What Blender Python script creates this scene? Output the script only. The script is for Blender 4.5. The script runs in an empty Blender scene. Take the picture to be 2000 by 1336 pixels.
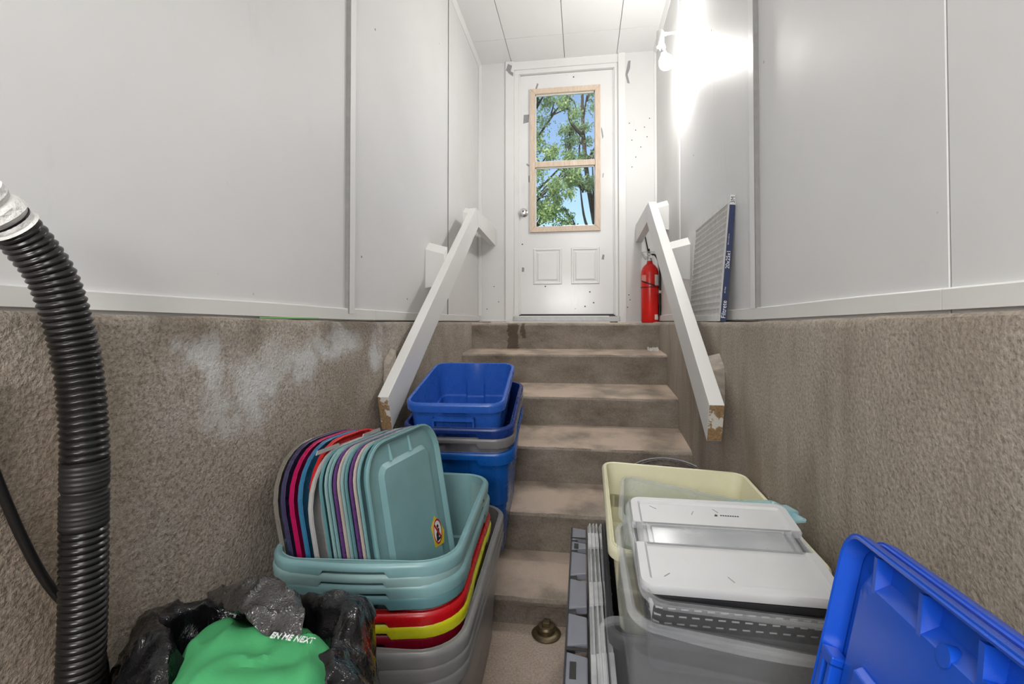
import bpy, bmesh, math, random
from mathutils import Vector, Matrix, noise

# ------------------------------------------------------------------ camera, world, lights
C = bpy.context.scene
H = 1.145                      # eye height above the basement floor; most heights below are given relative to it
COL = C.collection
cam = bpy.data.cameras.new('camera'); cam.sensor_width = 36; cam.lens = 930/2000*36
cam.shift_y = -0.0276; cam.clip_start = 0.02
co = bpy.data.objects.new('camera', cam); COL.objects.link(co)
co.location = (0, 0, H); co.rotation_euler = (math.radians(91.0), 0, math.atan(138/930))
C.camera = co
C.view_settings.view_transform = 'Standard'; C.view_settings.look = 'None'
C.view_settings.gamma = 1.0; C.view_settings.use_curve_mapping = False
C.view_settings.exposure = 0.38
C.cycles.transparent_max_bounces = 32

w = bpy.data.worlds.new('world'); C.world = w; w.use_nodes = True
wn = w.node_tree; bg = wn.nodes['Background']
sky = wn.nodes.new('ShaderNodeTexSky'); sky.sky_type = 'NISHITA'; sky.sun_disc = False
sky.sun_elevation = math.radians(48); sky.sun_rotation = math.radians(200); sky.air_density = 1.0; sky.dust_density = 1.5
wn.links.new(sky.outputs[0], bg.inputs[0]); bg.inputs[1].default_value = 0.20

def light(name, kind, loc, energy, rot=(0, 0, 0), size=1, sy=None, col=(1, 1, 1)):
    d = bpy.data.lights.new(name, kind); d.energy = energy; d.color = col
    if kind == 'AREA':
        d.size = size
        if sy: d.shape = 'RECTANGLE'; d.size_y = sy
    elif kind == 'SUN': d.angle = size
    else: d.shadow_soft_size = size
    o = bpy.data.objects.new(name, d); COL.objects.link(o); o.location = loc; o.rotation_euler = rot
    return o
light('sun', 'SUN', (0, -5, 12), 4.5, (math.radians(38), math.radians(-18), 0), math.radians(0.6), col=(1, .96, .88))
# daylight window of the basement room behind the photographer (its gleam shows low on the door), and a soft overhead fill light added behind the camera
light('room_window', 'AREA', (-0.25, -1.2, H+.43), 22, (math.radians(90), 0, 0), 0.75, 0.42, (1, .99, .97))
light('overhead_fill', 'AREA', (0.0, -0.75, H+1.60), 12, (math.radians(35), 0, 0), .7, .5, (1, .985, .96))
BULB_E = 290.0

# ------------------------------------------------------------------ helpers
def link(o, parent=None):
    COL.objects.link(o)
    if parent is not None: o.parent = parent
    return o
def mesh_obj(name, verts, faces, mat=None, parent=None, smooth=False, mats=None, fm=None):
    me = bpy.data.meshes.new(name); me.from_pydata([tuple(v) for v in verts], [], faces)
    bm = bmesh.new(); bm.from_mesh(me); bmesh.ops.recalc_face_normals(bm, faces=bm.faces); bm.to_mesh(me); bm.free()
    if mats:
        for m in mats: me.materials.append(m)
        if fm:
            for p, i in zip(me.polygons, fm): p.material_index = i
    elif mat: me.materials.append(mat)
    if smooth:
        for p in me.polygons: p.use_smooth = True
        try: me.set_sharp_from_angle(angle=math.radians(38))
        except Exception: pass
    return link(bpy.data.objects.new(name, me), parent)
def empty(name, loc=(0, 0, 0), label=None, cat=None, group=None, kind=None, mat=None, parent=None):
    o = bpy.data.objects.new(name, None); link(o, parent); o.empty_display_size = .05
    if mat is not None: o.matrix_world = mat
    else: o.location = loc
    tag(o, label, cat, group, kind); return o
def tag(o, label=None, cat=None, group=None, kind=None):
    if label: o['label'] = label
    if cat: o['category'] = cat
    if group: o['group'] = group
    if kind: o['kind'] = kind
    return o
def frame(origin, x, y):
    """4x4 matrix with the given x axis and approximate y axis"""
    x = Vector(x).normalized(); z = x.cross(Vector(y)).normalized(); y = z.cross(x)
    m = Matrix((x, y, z)).transposed().to_4x4(); m.translation = Vector(origin); return m
def euler_m(loc, yaw=0, pitch=0, roll=0):
    m = Matrix.Rotation(math.radians(yaw), 4, 'Z') @ Matrix.Rotation(math.radians(pitch), 4, 'X') @ Matrix.Rotation(math.radians(roll), 4, 'Y')
    m.translation = Vector(loc); return m
def bevelled(name, verts, faces, mat, parent=None, bevel=.002, seg=2):
    o = mesh_obj(name, verts, faces, None, parent)
    me = o.data; bm = bmesh.new(); bm.from_mesh(me)
    if bevel: bmesh.ops.bevel(bm, geom=bm.edges[:], offset=bevel, segments=seg, affect='EDGES', profile=.6)
    bm.to_mesh(me); bm.free(); me.materials.append(mat); return o
BF = [(0, 1, 2, 3), (4, 7, 6, 5), (0, 4, 5, 1), (1, 5, 6, 2), (2, 6, 7, 3), (3, 7, 4, 0)]
def box(name, lo, hi, mat, parent=None, bevel=.002, seg=2):
    (a, b, c), (d, e, f) = lo, hi
    v = [(a, b, c), (d, b, c), (d, e, c), (a, e, c), (a, b, f), (d, b, f), (d, e, f), (a, e, f)]
    return bevelled(name, v, BF, mat, parent, bevel, seg)
def zbox(name, lo, hi, mat, parent=None, bevel=.002, seg=2):      # heights relative to eye level
    return box(name, (lo[0], lo[1], lo[2]+H), (hi[0], hi[1], hi[2]+H), mat, parent, bevel, seg)
def loft(rings, cap0=True, cap1=True, closed=True):
    n = len(rings[0]); v = [p for r in rings for p in r]; f = []
    for i in range(len(rings)-1):
        for j in range(n if closed else n-1):
            k = (j+1) % n; f.append((i*n+j, i*n+k, (i+1)*n+k, (i+1)*n+j))
    if cap0: f.append(tuple(range(n))[::-1])
    if cap1: f.append(tuple((len(rings)-1)*n+j for j in range(n)))
    return v, f
def join_vf(parts):
    V, F = [], []
    for v, f in parts:
        o = len(V); V += list(v); F += [tuple(i+o for i in q) for q in f]
    return V, F
def box_vf(lo, hi):
    (a, b, c), (d, e, f) = lo, hi
    return [(a, b, c), (d, b, c), (d, e, c), (a, e, c), (a, b, f), (d, b, f), (d, e, f), (a, e, f)], BF
def tube_vf(pts, r, n=8, closed=False):
    pts = [Vector(p) for p in pts]; rings = []; up = Vector((0, 0, 1))
    m = len(pts)
    for i, p in enumerate(pts):
        t = (pts[(i+1) % m]-pts[i-1]) if closed else (pts[min(i+1, m-1)]-pts[max(i-1, 0)])
        t.normalize()
        if abs(t.dot(up)) > .95: up = Vector((1, 0, 0)) if abs(t.x) < .9 else Vector((0, 1, 0))
        a = t.cross(up).normalized(); b = a.cross(t); rr = r[i] if isinstance(r, (list, tuple)) else r
        rings.append([p+a*rr*math.cos(2*math.pi*k/n)+b*rr*math.sin(2*math.pi*k/n) for k in range(n)])
        up = b
    if closed: rings.append(rings[0])
    return loft(rings, not closed, not closed)
def lathe_vf(prof, n=28, axis=Matrix.Identity(4)):
    rings = [[axis @ Vector((r*math.cos(2*math.pi*k/n), r*math.sin(2*math.pi*k/n), z)) for k in range(n)] for r, z in prof]
    return loft(rings)
def catmull(P, per=8, closed=False):
    P = [Vector(p) for p in P]; out = []; n = len(P)
    for i in range(n if closed else n-1):
        a, b, c, d = (P[(i-1) % n], P[i], P[(i+1) % n], P[(i+2) % n]) if closed else (P[max(i-1, 0)], P[i], P[i+1], P[min(i+2, n-1)])
        for k in range(per):
            t = k/per
            out.append(.5*((2*b)+(c-a)*t+(2*a-5*b+4*c-d)*t*t+(3*b-a-3*c+d)*t**3))
    if not closed: out.append(P[-1])
    return out
def text_obj(name, s, size, mat, parent, m, extrude=.0004, align='CENTER', sx=1):
    cu = bpy.data.curves.new('t', 'FONT'); cu.body = s; cu.size = size; cu.align_x = align; cu.align_y = 'CENTER'; cu.extrude = extrude
    t = bpy.data.objects.new('t', cu); COL.objects.link(t)
    dg = bpy.context.evaluated_depsgraph_get(); me = bpy.data.meshes.new_from_object(t.evaluated_get(dg))
    bpy.data.objects.remove(t); bpy.data.curves.remove(cu)
    me.name = name
    if sx != 1:
        for v in me.vertices: v.co.x *= sx
    me.materials.clear(); me.materials.append(mat)
    o = link(bpy.data.objects.new(name, me), parent); o.matrix_local = m
    return o

# ------------------------------------------------------------------ materials
def srgb(r, g, b):
    f = lambda c: c/12.92 if c <= .04045 else ((c+.055)/1.055)**2.4
    return (f(r/255), f(g/255), f(b/255), 1)
def nmat(name):
    m = bpy.data.materials.new(name); m.use_nodes = True; nt = m.node_tree
    return m, nt, nt.nodes['Principled BSDF']
def N(nt, t, **kw):
    n = nt.nodes.new(t)
    for k, v in kw.items():
        if k in n.inputs: n.inputs[k].default_value = v
        else: setattr(n, k, v)
    return n
def ramp(nt, src, stops):
    r = nt.nodes.new('ShaderNodeValToRGB'); e = r.color_ramp.elements
    while len(e) < len(stops): e.new(.5)
    for el, (p, c) in zip(e, stops): el.position = p; el.color = c if len(c) == 4 else (*c, 1)
    nt.links.new(src, r.inputs[0]); return r
def mixc(nt, fac, a, b, blend='MIX'):
    m = nt.nodes.new('ShaderNodeMix'); m.data_type = 'RGBA'; m.blend_type = blend
    for s, v in ((m.inputs[0], fac), (m.inputs[6], a), (m.inputs[7], b)):
        if hasattr(v, 'is_linked'): nt.links.new(v, s)
        else: s.default_value = v
    return m.outputs[2]
def bumpn(nt, h, strength, dist, bsdf):
    b = N(nt, 'ShaderNodeBump', Strength=strength, Distance=dist); nt.links.new(h, b.inputs['Height'])
    nt.links.new(b.outputs[0], bsdf.inputs['Normal']); return b
def pos(nt): return nt.nodes.new('ShaderNodeNewGeometry').outputs['Position']
def scaled(nt, src, s):
    v = nt.nodes.new('ShaderNodeVectorMath'); v.operation = 'MULTIPLY'; v.inputs[1].default_value = s
    nt.links.new(src, v.inputs[0]); return v.outputs[0]
def blob(nt, p, c, r, edge=.6):
    """soft-edged stain mask around a real place: 1 in the middle, 0 outside the radii r"""
    s = nt.nodes.new('ShaderNodeVectorMath'); s.operation = 'SUBTRACT'; nt.links.new(p, s.inputs[0]); s.inputs[1].default_value = c
    d = nt.nodes.new('ShaderNodeVectorMath'); d.operation = 'DIVIDE'; nt.links.new(s.outputs[0], d.inputs[0]); d.inputs[1].default_value = r
    l = nt.nodes.new('ShaderNodeVectorMath'); l.operation = 'LENGTH'; nt.links.new(d.outputs[0], l.inputs[0])
    m = nt.nodes.new('ShaderNodeMapRange'); m.inputs[1].default_value = 1; m.inputs[2].default_value = edge; nt.links.new(l.outputs['Value'], m.inputs[0])
    return m.outputs[0]
def math_n(nt, op, a, b):
    m = nt.nodes.new('ShaderNodeMath'); m.operation = op
    for s, v in ((m.inputs[0], a), (m.inputs[1], b)):
        if hasattr(v, 'is_linked'): nt.links.new(v, s)
        else: s.default_value = v
    return m.outputs[0]

def paint(name, col, rough=.42, specks=True, bump=.05, bscale=160):
    m, nt, b = nmat(name); p = pos(nt)
    n1 = N(nt, 'ShaderNodeTexNoise', Scale=1.7, Detail=4.); nt.links.new(p, n1.inputs[0])
    base = ramp(nt, n1.outputs[0], [(.3, tuple(c*.93 for c in col[:3])), (.7, col)]).outputs[0]
    if specks:
        v = N(nt, 'ShaderNodeTexVoronoi', Scale=9.); nt.links.new(p, v.inputs[0])
        s = ramp(nt, v.outputs['Distance'], [(0.035, (1, 1, 1)), (.055, (0, 0, 0))])
        n2 = N(nt, 'ShaderNodeTexNoise', Scale=3.1); nt.links.new(p, n2.inputs[0])
        g = ramp(nt, n2.outputs[0], [(.50, (0, 0, 0)), (.56, (1, 1, 1))])
        f = math_n(nt, 'MULTIPLY', s.outputs[0], g.outputs[0])
        base = mixc(nt, f, base, (.12, .11, .10, 1))
        # faint long scuffs
        n3 = N(nt, 'ShaderNodeTexNoise', Scale=5., Detail=6., Roughness=.7); nt.links.new(scaled(nt, p, (1, 1, .25)), n3.inputs[0])
        f3 = ramp(nt, n3.outputs[0], [(.62, (0, 0, 0)), (.72, (.30, .30, .30))])
        base = mixc(nt, f3.outputs[0], base, tuple(c*.72 for c in col[:3])+(1,))
    nt.links.new(base, b.inputs['Base Color']); b.inputs['Roughness'].default_value = rough
    n4 = N(nt, 'ShaderNodeTexNoise', Scale=float(bscale), Detail=3.); nt.links.new(p, n4.inputs[0])
    n5 = N(nt, 'ShaderNodeTexNoise', Scale=6., Detail=2.); nt.links.new(p, n5.inputs[0])
    h = math_n(nt, 'ADD', math_n(nt, 'MULTIPLY', n4.outputs[0], .12), math_n(nt, 'MULTIPLY', n5.outputs[0], 1.5))
    bumpn(nt, h, bump*4, .004, b); return m
WALL = paint('white_wall_paint', (.72, .72, .715, 1), .5)
CEIL = paint('white_ceiling_tile', (.82, .82, .82, 1), .6, False, .05)
TRIM = paint('white_trim_paint', (.78, .78, .775, 1), .38, True, .08, 90)
BASEB = paint('worn_white_board', (.74, .735, .72, 1), .5, True, .14, 60)
DOORM = paint('white_door_gloss', (.80, .80, .80, 1), .2, True, .012, 40)
RAILM = paint('white_rail_paint', (.78, .775, .76, 1), .4, True, .06, 70)

def concrete(name, c0, c1, c2, rough_bump, scale, extra=None, stretch=(1, 1, 1), dist=.006, grain=1.0, bigs=2.2):
    m, nt, b = nmat(name); p = pos(nt)
    big = N(nt, 'ShaderNodeTexNoise', Scale=bigs, Detail=6., Roughness=.68); nt.links.new(scaled(nt, p, stretch), big.inputs[0])
    base = ramp(nt, big.outputs[0], [(.28, c0), (.5, c1), (.74, c2)]).outputs[0]
    gr = N(nt, 'ShaderNodeTexNoise', Scale=float(scale), Detail=5., Roughness=.65); nt.links.new(p, gr.inputs[0])
    g = ramp(nt, gr.outputs[0], [(.32, (1-.55*grain, 1-.57*grain, 1-.60*grain)), (.5, (1, 1, 1)), (.68, (1+.4*grain, 1+.4*grain, 1+.4*grain))])
    base = mixc(nt, .85, base, g.outputs[0], 'MULTIPLY')
    sp = N(nt, 'ShaderNodeTexVoronoi', Scale=float(scale)*.28); nt.links.new(p, sp.inputs[0])
    pit = ramp(nt, sp.outputs['Distance'], [(.03, (1, 1, 1)), (.09, (0, 0, 0))])
    n2 = N(nt, 'ShaderNodeTexNoise', Scale=7.); nt.links.new(p, n2.inputs[0])
    gg = ramp(nt, n2.outputs[0], [(.55, (0, 0, 0)), (.62, (.8, .8, .8))])
    base = mixc(nt, math_n(nt, 'MULTIPLY', pit.outputs[0], gg.outputs[0]), base, (c0[0]*.3, c0[1]*.28, c0[2]*.26, 1))
    if extra: base = extra(nt, p, base)
    nt.links.new(base, b.inputs['Base Color']); b.inputs['Roughness'].default_value = .85
    b.inputs['Specular IOR Level'].default_value = .25
    n3 = N(nt, 'ShaderNodeTexNoise', Scale=float(scale)*.55, Detail=4., Roughness=.6); nt.links.new(p, n3.inputs[0])
    h = math_n(nt, 'ADD', n3.outputs[0], math_n(nt, 'MULTIPLY', gr.outputs[0], .5))
    bumpn(nt, h, rough_bump, dist, b); return m
def left_stains(nt, p, base):
    n = N(nt, 'ShaderNodeTexNoise', Scale=9., Detail=5., Roughness=.7); nt.links.new(p, n.inputs[0])
    wv = N(nt, 'ShaderNodeTexNoise', Scale=7., Detail=5., Roughness=.65); nt.links.new(p, wv.inputs[0])
    wa = nt.nodes.new('ShaderNodeVectorMath'); wa.operation = 'MULTIPLY_ADD'; nt.links.new(wv.outputs['Color'], wa.inputs[0]); wa.inputs[1].default_value = (0, .22, .22); wa.inputs[2].default_value = (0, -.11, -.11)
    wb = nt.nodes.new('ShaderNodeVectorMath'); wb.operation = 'ADD'; nt.links.new(p, wb.inputs[0]); nt.links.new(wa.outputs[0], wb.inputs[1]); pw = wb.outputs[0]
    msk = None
    for c, r in (((-.79, 1.05, H-.15), (.1, .2, .13)), ((-.79, 1.25, H-.13), (.1, .12, .09)), ((-.79, 1.45, H-.06), (.1, .2, .07)), ((-.79, .88, H-.08), (.1, .1, .06)), ((-.79, 1.75, H-.1), (.1, .08, .1))):
        k = blob(nt, pw, c, r, .45)
        msk = k if msk is None else math_n(nt, 'MAXIMUM', msk, k)
    msk = math_n(nt, 'MULTIPLY', msk, ramp(nt, n.outputs[0], [(.40, (.1, .1, .1)), (.54, (.85, .85, .85))]).outputs[0])
    base = mixc(nt, msk, base, (.66, .66, .65, 1))
    # dark brown band under the sill and brown patch behind the hose
    n2 = N(nt, 'ShaderNodeTexNoise', Scale=4., Detail=4.); nt.links.new(p, n2.inputs[0])
    d = blob(nt, p, (-.79, 1.2, H+.01), (.2, 1.2, .10), .2)
    d = math_n(nt, 'MULTIPLY', d, ramp(nt, n2.outputs[0], [(.45, (0, 0, 0)), (.6, (.7, .7, .7))]).outputs[0])
    base = mixc(nt, d, base, (.115, .085, .06, 1))
    r = blob(nt, p, (-.79, .64, H-.5), (.2, .16, .9), .1)
    base = mixc(nt, math_n(nt, 'MULTIPLY', r, .5), base, (.24, .165, .10, 1)); return base
def right_stains(nt, p, base):
    n2 = N(nt, 'ShaderNodeTexNoise', Scale=3., Detail=5.); nt.links.new(scaled(nt, p, (1, 2.2, .6)), n2.inputs[0])
    f = ramp(nt, n2.outputs[0], [(.5, (0, 0, 0)), (.68, (.6, .6, .6))])
    return mixc(nt, f.outputs[0], base, (.21, .165, .125, 1))
CONL = concrete('rough_stucco_concrete', (.27, .215, .165), (.385, .335, .28), (.48, .44, .395), 1.0, 165, left_stains, dist=.007, grain=1.0)
CONR = concrete('brushed_concrete', (.27, .225, .18), (.37, .32, .265), (.44, .39, .33), .75, 150, right_stains, (1, 1.4, .6), .005, .8)
def step_stains_and_light(nt, p, base):
    n = N(nt, 'ShaderNodeTexNoise', Scale=22., Detail=6., Roughness=.7); nt.links.new(p, n.inputs[0])
    nz = math_n(nt, 'MULTIPLY', math_n(nt, 'SUBTRACT', n.outputs[0], .5), .09)
    s = nt.nodes.new('ShaderNodeSeparateXYZ'); nt.links.new(p, s.inputs[0])
    x = math_n(nt, 'ADD', s.outputs[0], nz)
    def band(x0, x1, zlo):
        a = math_n(nt, 'GREATER_THAN', x, x0); b2 = math_n(nt, 'LESS_THAN', x, x1); z = math_n(nt, 'GREATER_THAN', s.outputs[2], zlo)
        y = math_n(nt, 'GREATER_THAN', s.outputs[1], 3.25)
        return math_n(nt, 'MULTIPLY', math_n(nt, 'MULTIPLY', a, b2), math_n(nt, 'MULTIPLY', y, z))
    m = math_n(nt, 'MAXIMUM', band(-.53, -.455, H-.3), band(-.432, -.405, H-.115))
    base = mixc(nt, math_n(nt, 'MULTIPLY', m, .8), base, (.085, .06, .042, 1))
    # foot wear plus bulb light, painted as paler colour on upward tread faces
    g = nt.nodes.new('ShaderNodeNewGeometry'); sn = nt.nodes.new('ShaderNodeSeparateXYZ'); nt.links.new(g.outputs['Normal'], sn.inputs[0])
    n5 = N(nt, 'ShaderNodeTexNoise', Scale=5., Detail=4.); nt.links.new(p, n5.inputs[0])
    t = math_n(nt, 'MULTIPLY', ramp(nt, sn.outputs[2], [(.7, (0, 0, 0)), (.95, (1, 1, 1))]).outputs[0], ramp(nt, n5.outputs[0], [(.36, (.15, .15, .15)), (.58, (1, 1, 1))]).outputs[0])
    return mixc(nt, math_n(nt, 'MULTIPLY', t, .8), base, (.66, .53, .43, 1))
CONS = concrete('worn_step_concrete', (.15, .122, .098), (.27, .23, .19), (.37, .325, .28), .8, 120, step_stains_and_light, (1, 1, 1.6), .005, .42, 4.5)
CONF = concrete('floor_concrete', (.36, .285, .23), (.48, .39, .32), (.56, .47, .40), .6, 140, None, dist=.003, grain=.6)

def plastic(name, col, rough=.27, var=.12, spec=.5, dirt=.0):
    m, nt, b = nmat(name); p = pos(nt)
    n1 = N(nt, 'ShaderNodeTexNoise', Scale=11., Detail=5., Roughness=.65); nt.links.new(p, n1.inputs[0])
    base = ramp(nt, n1.outputs[0], [(.3, tuple(c*(1-var) for c in col[:3])), (.7, tuple(min(1, c*(1+var*.5)) for c in col[:3]))]).outputs[0]
    if dirt:
        n2 = N(nt, 'ShaderNodeTexNoise', Scale=26., Detail=7., Roughness=.75); nt.links.new(p, n2.inputs[0])
        base = mixc(nt, ramp(nt, n2.outputs[0], [(.6, (0, 0, 0)), (.72, (dirt,)*3)]).outputs[0], base, (.55, .52, .47, 1))
    nt.links.new(base, b.inputs['Base Color'])
    r = N(nt, 'ShaderNodeMapRange'); nt.links.new(n1.outputs[0], r.inputs[0]); r.inputs[3].default_value = rough*.8; r.inputs[4].default_value = rough*1.25
    nt.links.new(r.outputs[0], b.inputs['Roughness']); b.inputs['Specular IOR Level'].default_value = spec
    n3 = N(nt, 'ShaderNodeTexNoise', Scale=220., Detail=2.); nt.links.new(p, n3.inputs[0]); bumpn(nt, n3.outputs[0], .06, .001, b)
    return m
PL = dict(
    blue=plastic('royal_blue_plastic', srgb(44, 94, 186)), navy=plastic('deep_blue_plastic', srgb(22, 50, 118)), midblue=plastic('cobalt_plastic', srgb(14, 84, 165)),
    grey=plastic('silver_grey_plastic', srgb(140, 140, 140), .3), dgrey=plastic('warm_grey_plastic', srgb(118, 116, 118), .3),
    teal=plastic('dusty_teal_plastic', srgb(126, 165, 168), .33, .1, .5, .12), teal2=plastic('pale_teal_plastic', srgb(140, 172, 172), .33), teal3=plastic('deep_teal_plastic', srgb(98, 142, 148), .33),
    red=plastic('red_plastic', srgb(190, 16, 26)), yellow=plastic('lime_yellow_plastic', srgb(200, 200, 30)), wine=plastic('wine_red_plastic', srgb(120, 8, 34)),
    crimson=plastic('crimson_plastic', srgb(178, 14, 82)), lidblue=plastic('steel_blue_plastic', srgb(52, 118, 156)), lidred=plastic('bright_red_plastic', srgb(204, 46, 46)),
    plum=plastic('plum_navy_plastic', srgb(62, 60, 92)), purple=plastic('purple_plastic', srgb(98, 62, 120)), beige=plastic('pinkish_beige_plastic', srgb(186, 172, 164)),
    taupe=plastic('taupe_plastic', srgb(128, 122, 114)), lgrey=plastic('light_grey_plastic', srgb(176, 174, 172)),
    cream=plastic('cream_plastic', srgb(226, 222, 190), .38, .06), white=plastic('white_lid_plastic', srgb(192, 193, 194), .4, .03),
    black=plastic('black_plastic', srgb(34, 34, 36), .35), lavgrey=plastic('grey_lavender_plastic', srgb(128, 130, 140), .32), charcoal=plastic('charcoal_plastic', srgb(62, 63, 66), .4),
    blue2=plastic('vivid_blue_plastic', srgb(22, 82, 200), .25, .05), cloth=None)
def simple(name, col, rough=.5, metal=0., spec=.5, bump=None):
    m, nt, b = nmat(name); p = pos(nt)
    n1 = N(nt, 'ShaderNodeTexNoise', Scale=35., Detail=4.); nt.links.new(p, n1.inputs[0])
    nt.links.new(ramp(nt, n1.outputs[0], [(.3, tuple(c*.85 for c in col[:3])), (.7, col)]).outputs[0], b.inputs['Base Color'])
    b.inputs['Roughness'].default_value = rough; b.inputs['Metallic'].default_value = metal; b.inputs['Specular IOR Level'].default_value = spec
    if bump:
        n2 = N(nt, 'ShaderNodeTexNoise', Scale=float(bump[0]), Detail=4.); nt.links.new(p, n2.inputs[0]); bumpn(nt, n2.outputs[0], bump[1], bump[2], b)
    return m
CHROME = simple('chrome', (.75, .75, .75, 1), .18, 1.); BRASS = simple('old_brass', (.20, .16, .095, 1), .45, .85)
STEEL = simple('galvanised', (.45, .45, .46, 1), .45, .6); WIRE = simple('dark_wire', (.20, .20, .20, 1), .35, .6)
REDP = simple('extinguisher_red', srgb(222, 22, 14), .28); RUB = simple('black_rubber', (.011, .010, .010, 1), .42, 0, .4)
HOSEM = simple('ribbed_black_vinyl', (.012, .011, .011, 1), .27, 0, .45); TAPEB = simple('black_tape', (.016, .015, .015, 1), .5)
INK = simple('black_ink', (.02, .02, .02, 1), .6); PAPER = simple('white_paper', (.75, .74, .72, 1), .7); WHITEP = simple('white_print', (.85, .85, .85, 1), .6)
CARD = simple('white_cardboard', (.72, .72, .71, 1), .65); NAVYP = simple('navy_print', srgb(34, 48, 88), .55); PLEAT = simple('white_filter_pleat', (.82, .82, .81, 1), .9)
FWIRE = simple('silver_expanded_wire', (.60, .59, .57, 1), .5, .2); DUCT = simple('grey_duct_tape', srgb(150, 150, 150), .5)
YEL = simple('yellow_sticker', srgb(228, 200, 36), .4); REDI = simple('red_ink', srgb(190, 30, 30), .5); GREENT = simple('green_tape', srgb(130, 205, 120), .5)
WHITEPL = simple('white_socket', (.74, .74, .73, 1), .35); FUZZ = simple('white_cuff', (.80, .79, .77, 1), .8, 0, .3, (120, .5, .01))
BARK = simple('bark', (.075, .06, .05, 1), .9, 0, .3, (40, .6, .02)); LAWN = simple('lawn_grass', (.10, .19, .05, 1), .9)
def wood(name, c0, c1, sc=(40, 4, 4)):
    m, nt, b = nmat(name); p = pos(nt)
    n1 = N(nt, 'ShaderNodeTexNoise', Scale=3., Detail=5., Roughness=.6); nt.links.new(scaled(nt, p, sc), n1.inputs[0])
    nt.links.new(ramp(nt, n1.outputs[0], [(.35, c0), (.65, c1)]).outputs[0], b.inputs['Base Color']); b.inputs['Roughness'].default_value = .6
    bumpn(nt, n1.outputs[0], .25, .002, b); return m
PINE = wood('pale_pine', (.60, .47, .36), (.72, .60, .49), (30, 30, 4)); OLDW = wood('bare_brown_wood', (.24, .15, .085), (.36, .24, .14), (8, 20, 20))
GREYW = wood('weathered_wood', (.26, .22, .18), (.38, .33, .28), (8, 20, 20))
def endgrain():
    m, nt, b = nmat('part_painted_end_grain'); p = pos(nt)
    n1 = N(nt, 'ShaderNodeTexNoise', Scale=22., Detail=5., Roughness=.6); nt.links.new(p, n1.inputs[0])
    n2 = N(nt, 'ShaderNodeTexNoise', Scale=120., Detail=3.); nt.links.new(p, n2.inputs[0])
    w0 = ramp(nt, n2.outputs[0], [(.3, (.20, .12, .06)), (.7, (.36, .23, .12))]).outputs[0]
    f = ramp(nt, n1.outputs[0], [(.50, (0, 0, 0)), (.53, (1, 1, 1))]).outputs[0]
    nt.links.new(mixc(nt, f, w0, (.62, .60, .56, 1)), b.inputs['Base Color']); b.inputs['Roughness'].default_value = .6; return m
ENDG = endgrain()
def clear_plastic(name, tint=(.93, .935, .94), haze=.016, edge=.16):
    """thin clear polypropylene: see-through, a little milky, more so at a slant, with sharp highlights"""
    m, nt, b = nmat(name); out = nt.nodes['Material Output']
    p = pos(nt); n1 = N(nt, 'ShaderNodeTexNoise', Scale=14., Detail=4.); nt.links.new(p, n1.inputs[0])
    tr = N(nt, 'ShaderNodeBsdfTransparent'); tr.inputs[0].default_value = (*tint, 1)
    b.inputs['Base Color'].default_value = (.86, .87, .88, 1); b.inputs['Roughness'].default_value = .2
    lw = N(nt, 'ShaderNodeLayerWeight', Blend=.35)
    f = math_n(nt, 'ADD', math_n(nt, 'MULTIPLY', lw.outputs['Facing'], edge), math_n(nt, 'MULTIPLY', n1.outputs[0], haze*2))
    f = math_n(nt, 'MINIMUM', f, .95)
    mx = nt.nodes.new('ShaderNodeMixShader'); nt.links.new(f, mx.inputs[0]); nt.links.new(tr.outputs[0], mx.inputs[1]); nt.links.new(b.outputs[0], mx.inputs[2])
    nt.links.new(mx.outputs[0], out.inputs[0]); return m
CLEAR = clear_plastic('clear_plastic'); CLEARR = clear_plastic('clear_plastic_rim', (.95, .955, .96), .06, .34)
AQUA = clear_plastic('aqua_tinted_plastic', (.72, .90, .93), .3, .5)
AQUA.node_tree.nodes['Principled BSDF'].inputs['Base Color'].default_value = srgb(186, 222, 228)
MILK = clear_plastic('milky_clear_plastic', (.90, .93, .89), .2, .4)
EDGEW = clear_plastic('cloudy_clear_plastic', (.88, .885, .89), .38, .4)
CLRLID = clear_plastic('clear_hinged_panel', (.84, .85, .86), .12, .3)
def pane_glass():
    m, nt, b = nmat('window_glass'); out = nt.nodes['Material Output']
    tr = N(nt, 'ShaderNodeBsdfTransparent'); tr.inputs[0].default_value = (.95, .97, .96, 1)
    gl = N(nt, 'ShaderNodeBsdfGlossy', Roughness=.01); fr = N(nt, 'ShaderNodeFresnel', IOR=1.45)
    mx = nt.nodes.new('ShaderNodeMixShader'); nt.links.new(fr.outputs[0], mx.inputs[0]); nt.links.new(tr.outputs[0], mx.inputs[1]); nt.links.new(gl.outputs[0], mx.inputs[2])
    nt.links.new(mx.outputs[0], out.inputs[0]); return m
GLASS = pane_glass()
def bag_mat():
    m, nt, b = nmat('black_bin_liner'); p = pos(nt)
    b.inputs['Base Color'].default_value = (.006, .006, .007, 1); b.inputs['Roughness'].default_value = .1; b.inputs['Specular IOR Level'].default_value = .38
    v = N(nt, 'ShaderNodeTexNoise', Scale=26., Detail=4., Roughness=.6, Distortion=1.2); nt.links.new(p, v.inputs[0])
    v2 = N(nt, 'ShaderNodeTexNoise', Scale=80., Detail=3., Distortion=.8); nt.links.new(p, v2.inputs[0])
    bumpn(nt, math_n(nt, 'ADD', v.outputs[0], math_n(nt, 'MULTIPLY', v2.outputs[0], .12)), .45, .012, b); return m
BAG = bag_mat()
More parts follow.
